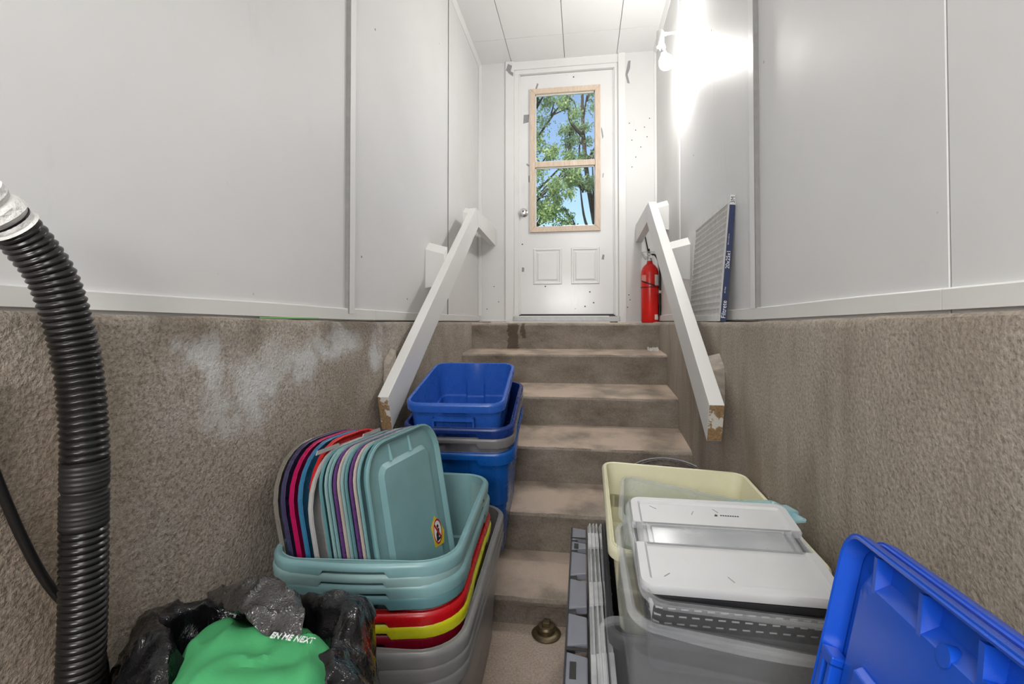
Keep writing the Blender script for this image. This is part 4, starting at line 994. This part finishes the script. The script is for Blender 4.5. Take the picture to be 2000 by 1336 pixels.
CP = [(-.987, .66, -.10), (-.987, .66, -.197), (-.933, .66, -.313), (-.872, .66, -.408), (-.824, .66, -.454), (-.80, .68, -.50), (-.79, .70, -.62), (-.79, .70, -.95)]
CP = [Vector((-.778, y*.778/abs(x), z*.778/abs(x)+H)) for x, y, z in CP]
tag(mesh_obj('power_cable', *tube_vf(catmull(CP, 8), .0062, 10), RUB, None, True), 'thin black cable against concrete wall behind the hose', 'cable')

# ------------------------------------------------------------------ bin bag with green cloth
B = .82
def bp(l): return [Vector((x*B, y*B, z*B+H)) for x, y, z in l]
RIM = bp([(-.441, 0.8, -.569), (-.466, .88, -.56), (-.524, .93, -.563), (-.594, .95, -.586), (-.685, .96, -.616), (-.771, .96, -.617), (-.821, .93, -.608), (-.842, .88, -.588), (-.823, .82, -.571), (-.752, .76, -.569), (-.690, .70, -.600), (-.615, .63, -.640), (-.520, .60, -.640), (-.470, .64, -.585), (-.445, .69, -.560), (-.428, .75, -.556)])
cen = sum(RIM, Vector())/len(RIM)
def ringof(push, dz, wob=0, seed=0):
    o = []
    for i, p in enumerate(RIM):
        d = (p-cen); d.z = 0; d.normalize()
        q = p+d*push*(1+wob*math.sin(i*2.4+seed)); q.z = p.z+dz+.012*wob*math.cos(i*3.1+seed)
        q.x = max(q.x, CL+.012); q.y = min(q.y, .965)
        o.append(q)
    return catmull(o, 10, True)
def floor_ring(sc, z): 
    c = Vector((cen.x, cen.y, z)); return [Vector((max(c.x+(p.x-cen.x)*sc, CL+.012), min(c.y+(p.y-cen.y)*sc, .965), z)) for p in catmull(RIM, 10, True)]
keys = [floor_ring(.9, .012), floor_ring(1.25, .03), floor_ring(1.42, .22), ringof(.085, -.24, .25, 1), ringof(.075, -.12, .35, 2), ringof(.055, -.045, .4, 3), ringof(.026, -.008, .4, 4), ringof(0, 0), ringof(-.018, -.014, .3, 5), ringof(-.040, -.06, .4, 6), ringof(-.055, -.13, .3, 7)]
rings = []
for i in range(len(keys)-1):
    a, b_, c_, d_ = keys[max(i-1, 0)], keys[i], keys[i+1], keys[min(i+2, len(keys)-1)]
    m_ = 8
    for q in range(m_):
        t = q/m_
        rings.append([.5*((2*b_[j])+(c_[j]-a[j])*t+(2*a[j]-5*b_[j]+4*c_[j]-d_[j])*t*t+(3*b_[j]-a[j]-3*c_[j]+d_[j])*t**3) for j in range(len(b_))])
rings.append(keys[-1])
def crumple(p, amp, f):
    q = Vector(p)
    n1 = noise.noise(q*f); n2 = noise.noise(q*f*2.3+Vector((5, 1, 3)))
    ridge = 1-abs(noise.noise(Vector((q.x*f*.8, q.y*f*.8, q.z*f*.35))+Vector((9, 2, 4))))*2
    return amp*(n1*.7+n2*.35+max(0, ridge)**5*1.5)
def folds(p, amp, f):
    q = Vector(p)
    a = noise.noise(Vector((q.x*f, q.y*f, q.z*f*.28))); b_ = noise.noise(Vector((q.x*f*2.1+q.z*6, q.y*f*2.1, q.z*f*.5))+Vector((3, 8, 1)))
    r1 = max(0, 1-abs(noise.noise(Vector((q.x*f*1.1, q.y*f*1.1, q.z*f*.4))+Vector((9, 2, 4))))*4)
    r2 = max(0, 1-abs(noise.noise(Vector((q.x*f*.9+q.z*f*.7, q.y*f*.9-q.z*f*.5, q.z*f*.8))+Vector((1, 6, 7))))*5)
    return amp*(a*.8+b_*.4+r1*.8+r2*.6-.5)
def crumple_rings(rings, amp, f):
    out = []
    for i, r in enumerate(rings):
        o = []
        for j, p in enumerate(r):
            t1 = rings[min(i+1, len(rings)-1)][j]-rings[max(i-1, 0)][j]; t2 = r[(j+1) % len(r)]-r[j-1]
            n = t2.cross(t1)
            if n.length: n.normalize()
            q = p+n*folds(p, amp, f); q.x = max(q.x, CL+.006); o.append(q)
        out.append(o)
    return out
bagroot = empty('garbage_bag', (0, 0, 0), 'open black bin bag with green cloth inside, in front of totes', 'bag')
v, f = loft(crumple_rings(rings, .0078, 17), True, False)
mesh_obj('bag_body', v, f, BAG, bagroot, True)
def patch(rows, per=10, across=10):
    rows = [catmull(r, across) for r in rows]
    cols = [catmull([r[j] for r in rows], per) for j in range(len(rows[0]))]
    return [[cols[j][i] for j in range(len(cols))] for i in range(len(cols[0]))]
FA = bp([(-.802, .93, -.6), (-.762, .94, -.578), (-.712, .93, -.548), (-.651, .92, -.54), (-.598, .91, -.553), (-.556, .89, -.564), (-.53, .86, -.574)])
FB = bp([(-.79, .92, -.599), (-.686, .84, -.558), (-.622, .80, -.539), (-.576, .78, -.54), (-.551, .78, -.552), (-.521, .78, -.557), (-.5, .80, -.564)])
mid = [a.lerp(c_, .5)+Vector((0, 0, .012)) for a, c_ in zip(FA, FB)]
back = [p+Vector((-.01, .02, -.07)) for p in FA]
und = [p+Vector((0, .02, -.012)) for p in FB]
g_ = patch([back, FA, mid, FB, und], 12, 12)
g_ = [[p+Vector((0, 0, 1))*crumple(p, .006, 26) for p in r] for r in g_]
mesh_obj('bag_flap', *loft(g_, False, False, False), BAG2, bagroot, True)['label'] = 'crinkled shiny flap folded over'
gc = empty('green_cloth', (0, 0, 0), 'green cloth bag with white lettering inside the bin bag', 'cloth')
G = [[(-.78, .915, -.70), (-.723, .93, -.69), (-.665, .93, -.69), (-.596, .93, -.69), (-.52, .915, -.70)],
     [(-.773, .89, -.63), (-.723, .90, -.61), (-.665, .90, -.605), (-.596, .90, -.609), (-.534, .89, -.618)],
     [(-.735, .81, -.619), (-.68, .82, -.587), (-.616, .82, -.585), (-.539, .83, -.594), (-.468, .82, -.594)],
     [(-.687, .73, -.612), (-.632, .74, -.579), (-.565, .74, -.568), (-.487, .75, -.571), (-.423, .76, -.575)],
     [(-.623, .64, -.607), (-.563, .65, -.57), (-.495, .65, -.555), (-.428, .66, -.562), (-.40, .67, -.58)],
     [(-.60, .60, -.75), (-.55, .60, -.74), (-.495, .60, -.73), (-.44, .60, -.74), (-.42, .62, -.75)]]
G = [[Vector((x, y, z+(.012 if 1 < i < 5 else -.012 if i == 1 else 0))) for x, y, z in r] for i, r in enumerate(G)]
G = [[r[0]+Vector((-.03, 0, -.10))]+r+[r[-1]+Vector((.03, 0, -.10))] for r in G]
G = [bp([tuple(p) for p in r]) for r in G]
gg = patch(G, 10, 10)
gg = [[p+Vector((0, 0, 1))*(.012*noise.noise(p*13)+.010*max(0, 1-abs(noise.noise(Vector((p.x*11+p.y*5, p.y*9-p.x*6, 0))))*5)-.004) for p in r] for r in gg]
mesh_obj('fabric', *loft(gg, False, False, False), GREEN, gc, True)
# lettering follows the cloth
tp = bp([(-.502, .765, -.57)])[0]
bi = min(((i, j) for i in range(2, len(gg)-2) for j in range(2, len(gg[0])-2)), key=lambda q: (gg[q[0]][q[1]]-tp).length)
pc = gg[bi[0]][bi[1]]; tx = gg[bi[0]][bi[1]+2]-gg[bi[0]][bi[1]-2]; ty = gg[bi[0]-2][bi[1]]-gg[bi[0]+2][bi[1]]
nn = tx.cross(ty).normalized()
text_obj('lettering', 'EN ME NEXT', .0165, WHITEP, gc, frame(pc+nn*.006, tx, ty), .0008, 'CENTER', .66)
